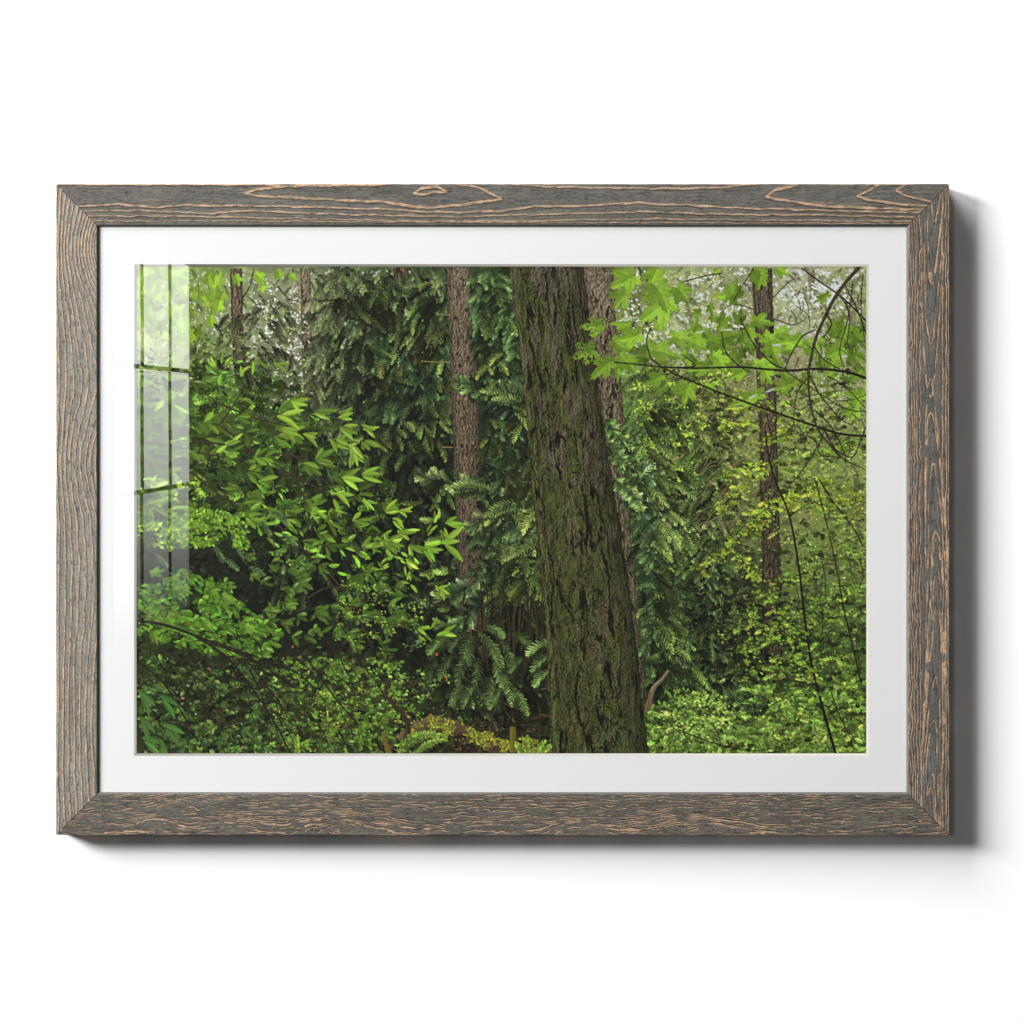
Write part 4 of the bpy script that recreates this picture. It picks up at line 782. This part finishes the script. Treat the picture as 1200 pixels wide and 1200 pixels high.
def rail(side, grain, base, label):
    """one mitred rail: profile runs from the wall, up the outer side, over the face and down the inner lip"""
    global DX, DY
    st = .5
    face = np.arange(1, FW-2.1, st)
    tt = np.concatenate([[0, 0, 0, 0, 0], [0.05, .25, .6], face, [FW-2.0, FW-1.6, FW-1.2, FW-.7, FW-.2, FW+.2, FW+.4, FW+.4]])
    zz = np.concatenate([[.5, 9, 18, 27, HH-1.0], [HH-.5, HH-.15, HH], np.full(len(face), HH), [HH-.05, HH-.2, HH-.5, HH-1.0, HH-1.6, HH-2.3, HH-3.0, HH-7]])
    x0, y0, x1, y1 = FO
    length = (x1-x0) if side in 'tb' else (y1-y0)
    ns = int(length/st)
    u = np.linspace(0, 1, ns)[None, :]
    gap = .4
    T = tt[:, None]*np.ones((1, ns)); Z = zz[:, None]*np.ones((1, ns))
    a = T+gap; ln = length-2*(T+gap)
    sgn = u*ln+a
    if side == 't': X = x0+sgn; Y = y0+T
    if side == 'b': X = x0+sgn; Y = y1-T
    if side == 'l': Y = y0+sgn; X = x0+T
    if side == 'r': Y = y0+sgn; X = x1-T
    X = X.astype(np.float32); Y = Y.astype(np.float32)
    # evaluate grain on a regular field, then read it at the vertices
    ex0, ex1 = X.min()-2, X.max()+2; ey0, ey1 = Y.min()-2, Y.max()+2
    nx, ny = int((ex1-ex0)/.5)+1, int((ey1-ey0)/.5)+1
    gx = np.linspace(ex0, ex1, nx); gy = np.linspace(ey0, ey1, ny); DX, DY = gx[1]-gx[0], gy[1]-gy[0]
    GX, GY = np.meshgrid(gx, gy); GX = GX.astype(np.float32); GY = GY.astype(np.float32)
    L, F = grain(GX, GY)
    def rd(A):
        fx = np.clip((X-ex0)/DX, 0, nx-1.001); fy = np.clip((Y-ey0)/DY, 0, ny-1.001); i = fx.astype(int); j = fy.astype(int); fx = fx-i; fy = fy-j
        return (A[j, i]*(1-fx)+A[j, i+1]*fx)*(1-fy)+(A[j+1, i]*(1-fx)+A[j+1, i+1]*fx)*fy
    l = rd(L); f = rd(F)
    along, across = (X, Y) if side in 'tb' else (Y, X)
    grit = fbm(along/1.6, across/.9, 3, 350); streak = fbm(along/30, across/1.3, 3, 351); big = fbm(along/60, across/14, 2, 352)
    b = np.array(base)/255.
    col = b*((.60+.46*grit+.34*streak+.16*big)[..., None])
    tan = np.array([212, 172, 134])/255.*(.74+.38*grit)[..., None]
    wear = sm(.15, .8, l)[..., None]*(.62+.38*sm(.3, .6, fbm(along/9, across/4, 2, 353)))[..., None]
    wear = wear*(.82 if side == 'b' else .84)
    col = col*(1-wear)+tan*wear
    col = col*(1-.34*f[..., None])+.34*f[..., None]*np.array([214, 186, 156])/255
    sh = np.roll(l, 2, axis=0)-l; sh = np.clip(sh, 0, 1)[..., None]  # dark crack and shadow beside each raised grain line, put into the colour
    pores = sm(.60, .78, fbm(along/7, across/.7, 2, 354))[..., None]*.30
    col = col*(1-.5*sh)*(1-pores)
    edge = (T < .9)[..., None]*sm(.45, .62, fbm(along/14, across/3, 2, 355))[..., None]*.7
    col = col*(1-edge)+edge*np.array([200, 172, 140])/255
    inner = (T > FW-1.7)[..., None]*1.0
    col = col*(1-inner)+inner*np.array([96, 94, 90])/255
    Z = Z+(.09*l-.10*sm(.6, .78, fbm(along/7, across/.7, 2, 354))+.07*(grit-.5))*((T > .3) & (T < FW-1))
    co = np.stack([(X-600)*MM, -Z*MM, (600-Y)*MM], -1).reshape(-1, 3)
    q = grid_quads(*X.shape)
    if side in 'tr': q = q[:, ::-1] if side == 't' else q
    o = attr_mesh('frame_rail', co, q, lin(np.clip(col, 0, 1)).reshape(-1, 3), pic, wood_m)
    if label: o['label'] = label
    return o
rail('t', grain_top, (85, 83, 77), 'top rail with long wavy grain lines and pointed loops near its right end')
rail('b', grain_bottom, (82, 79, 72), 'bottom rail with dense fine broken grain')
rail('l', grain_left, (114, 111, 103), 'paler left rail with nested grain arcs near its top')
rail('r', grain_right, (85, 83, 78), 'right rail with pointed grain loops down its length')

# ---------------------------------------------------------------- mat board with its bevelled window
ZM = 30.4
MI = (156.6, 309.2, 1018.6, 886.0)      # window at the mat's face
BV = 2.6                                # bevel width
mat_m = plain_mat('mat_paper', (.715, .715, .715), .9, .1, bump=(2500, .12), mottled=.008)
mo = (FO[0]+46, FO[1]+46, FO[2]-46, FO[3]-46)
def ring(A, ha, B, hb):
    c = [(A[0], A[1], ha), (A[2], A[1], ha), (A[2], A[3], ha), (A[0], A[3], ha), (B[0], B[1], hb), (B[2], B[1], hb), (B[2], B[3], hb), (B[0], B[3], hb)]
    return np.array([P(*v) for v in c], np.float32), np.array([[(k+1) % 4, k, 4+k, 4+(k+1) % 4] for k in range(4)])
co, q = ring(mo, ZM, MI, ZM)
co2, q2 = ring(mo, ZM-2.2, mo, ZM)
mat_board = attr_mesh('mat_board', np.concatenate([co, co2]), np.concatenate([q, q2+8]), None, pic, mat_m)
mat_board['label'] = 'white mat board around the print'
OP = (MI[0]+BV, MI[1]+BV, MI[2]-BV, MI[3]-BV)
co, q = ring(MI, ZM, OP, ZM-2.2)
bev = attr_mesh('bevel', co, q, None, mat_board, plain_mat('mat_core', (.50, .48, .43), .9, .1))

# ---------------------------------------------------------------- the print: a flat sheet whose inks are laid down by the painter
paint_forest()
ZP = ZM-2.4
NX, NY = CW//2, CH//2
small = img[:NY*2, :NX*2].reshape(NY, 2, NX, 2, 3).mean((1, 3))
xs = PX0+(np.arange(NX)*2+1)/S; ys = PY0+(np.arange(NY)*2+1)/S
X, Y = np.meshgrid(xs, ys)
co = np.stack([(X-600)*MM, np.full(X.shape, -ZP*MM), (600-Y)*MM], -1).reshape(-1, 3)
PRINT_GAIN = .82
pr = attr_mesh('print', co, grid_quads(NY, NX), lin(small).reshape(-1, 3), pic, pigment_mat('printed_paper', .8, .15, gain=PRINT_GAIN))
pr['label'] = 'printed photograph of a green forest with a large mossy tree trunk and maple leaves'

# ---------------------------------------------------------------- glazing
gm = bpy.data.materials.new('clear_glass'); gm.use_nodes = True; nt = gm.node_tree; nt.nodes.clear()
out = nt.nodes.new('ShaderNodeOutputMaterial'); mix = nt.nodes.new('ShaderNodeMixShader'); tr = nt.nodes.new('ShaderNodeBsdfTransparent'); gl = nt.nodes.new('ShaderNodeBsdfGlossy'); fr = nt.nodes.new('ShaderNodeLayerWeight')
fr.inputs[0].default_value = .5; gl.inputs['Roughness'].default_value = 0; tr.inputs[0].default_value = (.985, .99, .985, 1)
pw = nt.nodes.new('ShaderNodeMath'); pw.operation = 'POWER'; pw.inputs[1].default_value = 5; ma = nt.nodes.new('ShaderNodeMath'); ma.operation = 'MULTIPLY_ADD'; ma.inputs[1].default_value = .96; ma.inputs[2].default_value = .04
nt.links.new(fr.outputs['Facing'], pw.inputs[0]); nt.links.new(pw.outputs[0], ma.inputs[0]); nt.links.new(ma.outputs[0], mix.inputs[0])
nt.links.new(tr.outputs[0], mix.inputs[1]); nt.links.new(gl.outputs[0], mix.inputs[2]); nt.links.new(mix.outputs[0], out.inputs[0])
g = (FO[0]+FW+.6, FO[1]+FW+.6, FO[2]-FW-.6, FO[3]-FW-.6)
glass = attr_mesh('glass_pane', np.array([P(g[0], g[3], ZM+.9), P(g[2], g[3], ZM+.9), P(g[2], g[1], ZM+.9), P(g[0], g[1], ZM+.9)], np.float32), np.array([[0, 1, 2, 3]]), None, pic, gm)
glass['label'] = 'clear glass pane mirroring a bright window at its left'

# a backing board closes the frame behind the print
bb = (FO[0]+30, FO[1]+30, FO[2]-30, FO[3]-30)
co, q = ring(bb, 4, bb, ZP-.5)
co = np.concatenate([co, np.array([P(bb[0], bb[3], ZP-.5), P(bb[2], bb[3], ZP-.5), P(bb[2], bb[1], ZP-.5), P(bb[0], bb[1], ZP-.5)], np.float32)])
attr_mesh('backing_board', co, np.concatenate([q, [[8, 9, 10, 11]]]), None, pic, plain_mat('grey_board', (.3, .28, .25), .9))
